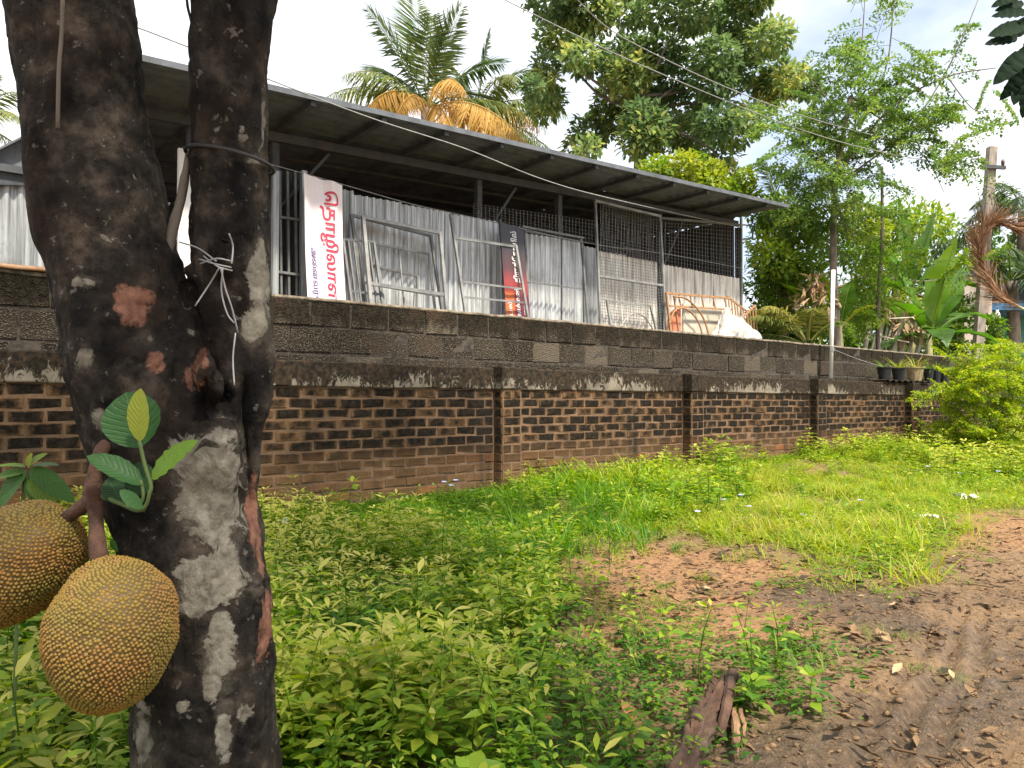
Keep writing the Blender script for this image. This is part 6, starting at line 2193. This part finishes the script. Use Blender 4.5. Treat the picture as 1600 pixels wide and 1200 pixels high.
# leaning dead stick by the wall
a, b = on_ground(548, 868), W(566, 797, 4.9)
V, F = tube(spline([a, (a + b) / 2 + [.01, 0, .01], b + [0, -.2, 0]], 8), np.linspace(.009, .005, 8), 6)
tag(put('dead_stick', V, F, plain('dry_stick', (0.18, 0.12, 0.075), (0.34, 0.25, 0.16), 20, .9), smooth=True), 'thin dead stick standing in the weeds near the wall', 'stick')
a, b = on_ground(655, 1115), W(664, 1015, 2.35)
V, F = tube([a, b], .003, 5)
tag(put('dead_stalk', V, F, M_blackwire), 'thin black stalk sticking up among the foreground weeds', 'stick')

# ------------------------------------------------------------------ rotten log and splinters
t = MT('rotten_wood')
c = t.ramp(t.noise(10, 6, .65, stretch=(1, 1, 1)), [(0.3, (0.028, 0.014, 0.009)), (0.5, (0.09, 0.045, 0.028)), (0.7, (0.19, 0.105, 0.065))])
c = t.mix(t.math('MULTIPLY', t.attr('tint'), t.ramp(t.noise(9, 5, .65), [(.4, 0.0), (.6, 1.0)])), c, t.ramp(t.noise(34, 5), [(0.3, (0.055, 0.037, 0.021)), (0.7, (0.16, 0.112, 0.065))]))
t.col(c)
t.p(Roughness=.9)
t.bump(t.noise(60, 6, .7), .8, .008)
M_log = t.m
la, lm, lb_ = on_ground(1130, 1092), on_ground(1098, 1150), on_ground(1046, 1270)
P = spline([la + [0, .05, .0], la + [0, 0, .03], lm + [0, 0, .035], lb_ + [0, 0, .035], lb_ + [-.1, -.25, .035]], 60)
Rr = np.interp(np.linspace(0, 1, 60), [0, .08, .35, .6, 1], [.02, .04, .05, .046, .044])
V, F = tube(P, Rr, 40)
ns = np.minimum((np.arange(len(V)) // 40) / 59, 1)
ang_ = (np.arange(len(V)) % 40) / 40 * 2 * math.pi
fib = fbm(np.stack([np.cos(ang_) * 4.5, np.sin(ang_) * 4.5, ns * 9], 1), 3, 44)
nr = unit(P[-1] - P[0])
loc_ = np.stack([V @ np.cross(nr, ZV), V @ nr * .35, V[:, 2]], 1)
cen = np.repeat(P, 40, 0)
rad = V - cen
rot_ = 1 - sstep(.40, .62, ns)
dsp = 1 + .22 * fbm(loc_ * 22, 4, 7) - .32 * np.clip(1 - np.abs(fib) * 4, 0, 1) - .25 * np.clip(1 - np.abs(fbm(loc_ * 30, 2, 25)) * 5, 0, 1) - rot_ * .55 * np.clip(np.abs(fbm(loc_ * 34, 2, 15)) * 1.4 - .12, 0, 1)
lo = thing('rotten_log', 'rotten reddish-brown log end lying in the foreground weeds', 'log', lm)
put('wood', cen + rad * dsp[:, None], F, M_log, lo, attrs={'tint': np.clip(1 - rot_, 0, 1)}, smooth=True)
V, F = tube(spline([on_ground(1112, 1170) + [.02, 0, .03], on_ground(1126, 1130) + [.02, 0, .06], on_ground(1133, 1090) + [.02, 0, .07], on_ground(1150, 1085) + [0, 0, .05]], 20), np.linspace(.012, .02, 20), 7)
put('bark_strip', V * 1.0 + .004 * fbm(V * 60, 2, 3)[:, None], F, M_log, lo, attrs={'tint': np.full(len(V), .1)})
M_spl = plain('splintered_wood', (0.13, 0.062, 0.032), (0.32, 0.185, 0.10), 22, .85, 0, .6, stretch=(1, .3, 1))
for lab, pa, pb, r0 in (('long splinter of torn wood right of the rotten log', (1146, 1122), (1150, 1196), .010), ('short splinter of torn wood leaning on the long one', (1155, 1124), (1162, 1164), .007)):
    a, b = on_ground(*pa) + [0, 0, .03], on_ground(*pb) + [0, 0, .02]
    V, F = tube(spline([a, (a + b) / 2 + [.004, 0, .01], b], 14), r0 * np.interp(np.linspace(0, 1, 14), [0, .2, .7, 1], [.5, 1, 1.1, .6]), 7)
    tag(put('wood_splinter', V + .005 * fbm(V * 70, 2, 5)[:, None], F, M_spl), lab, 'splinter')
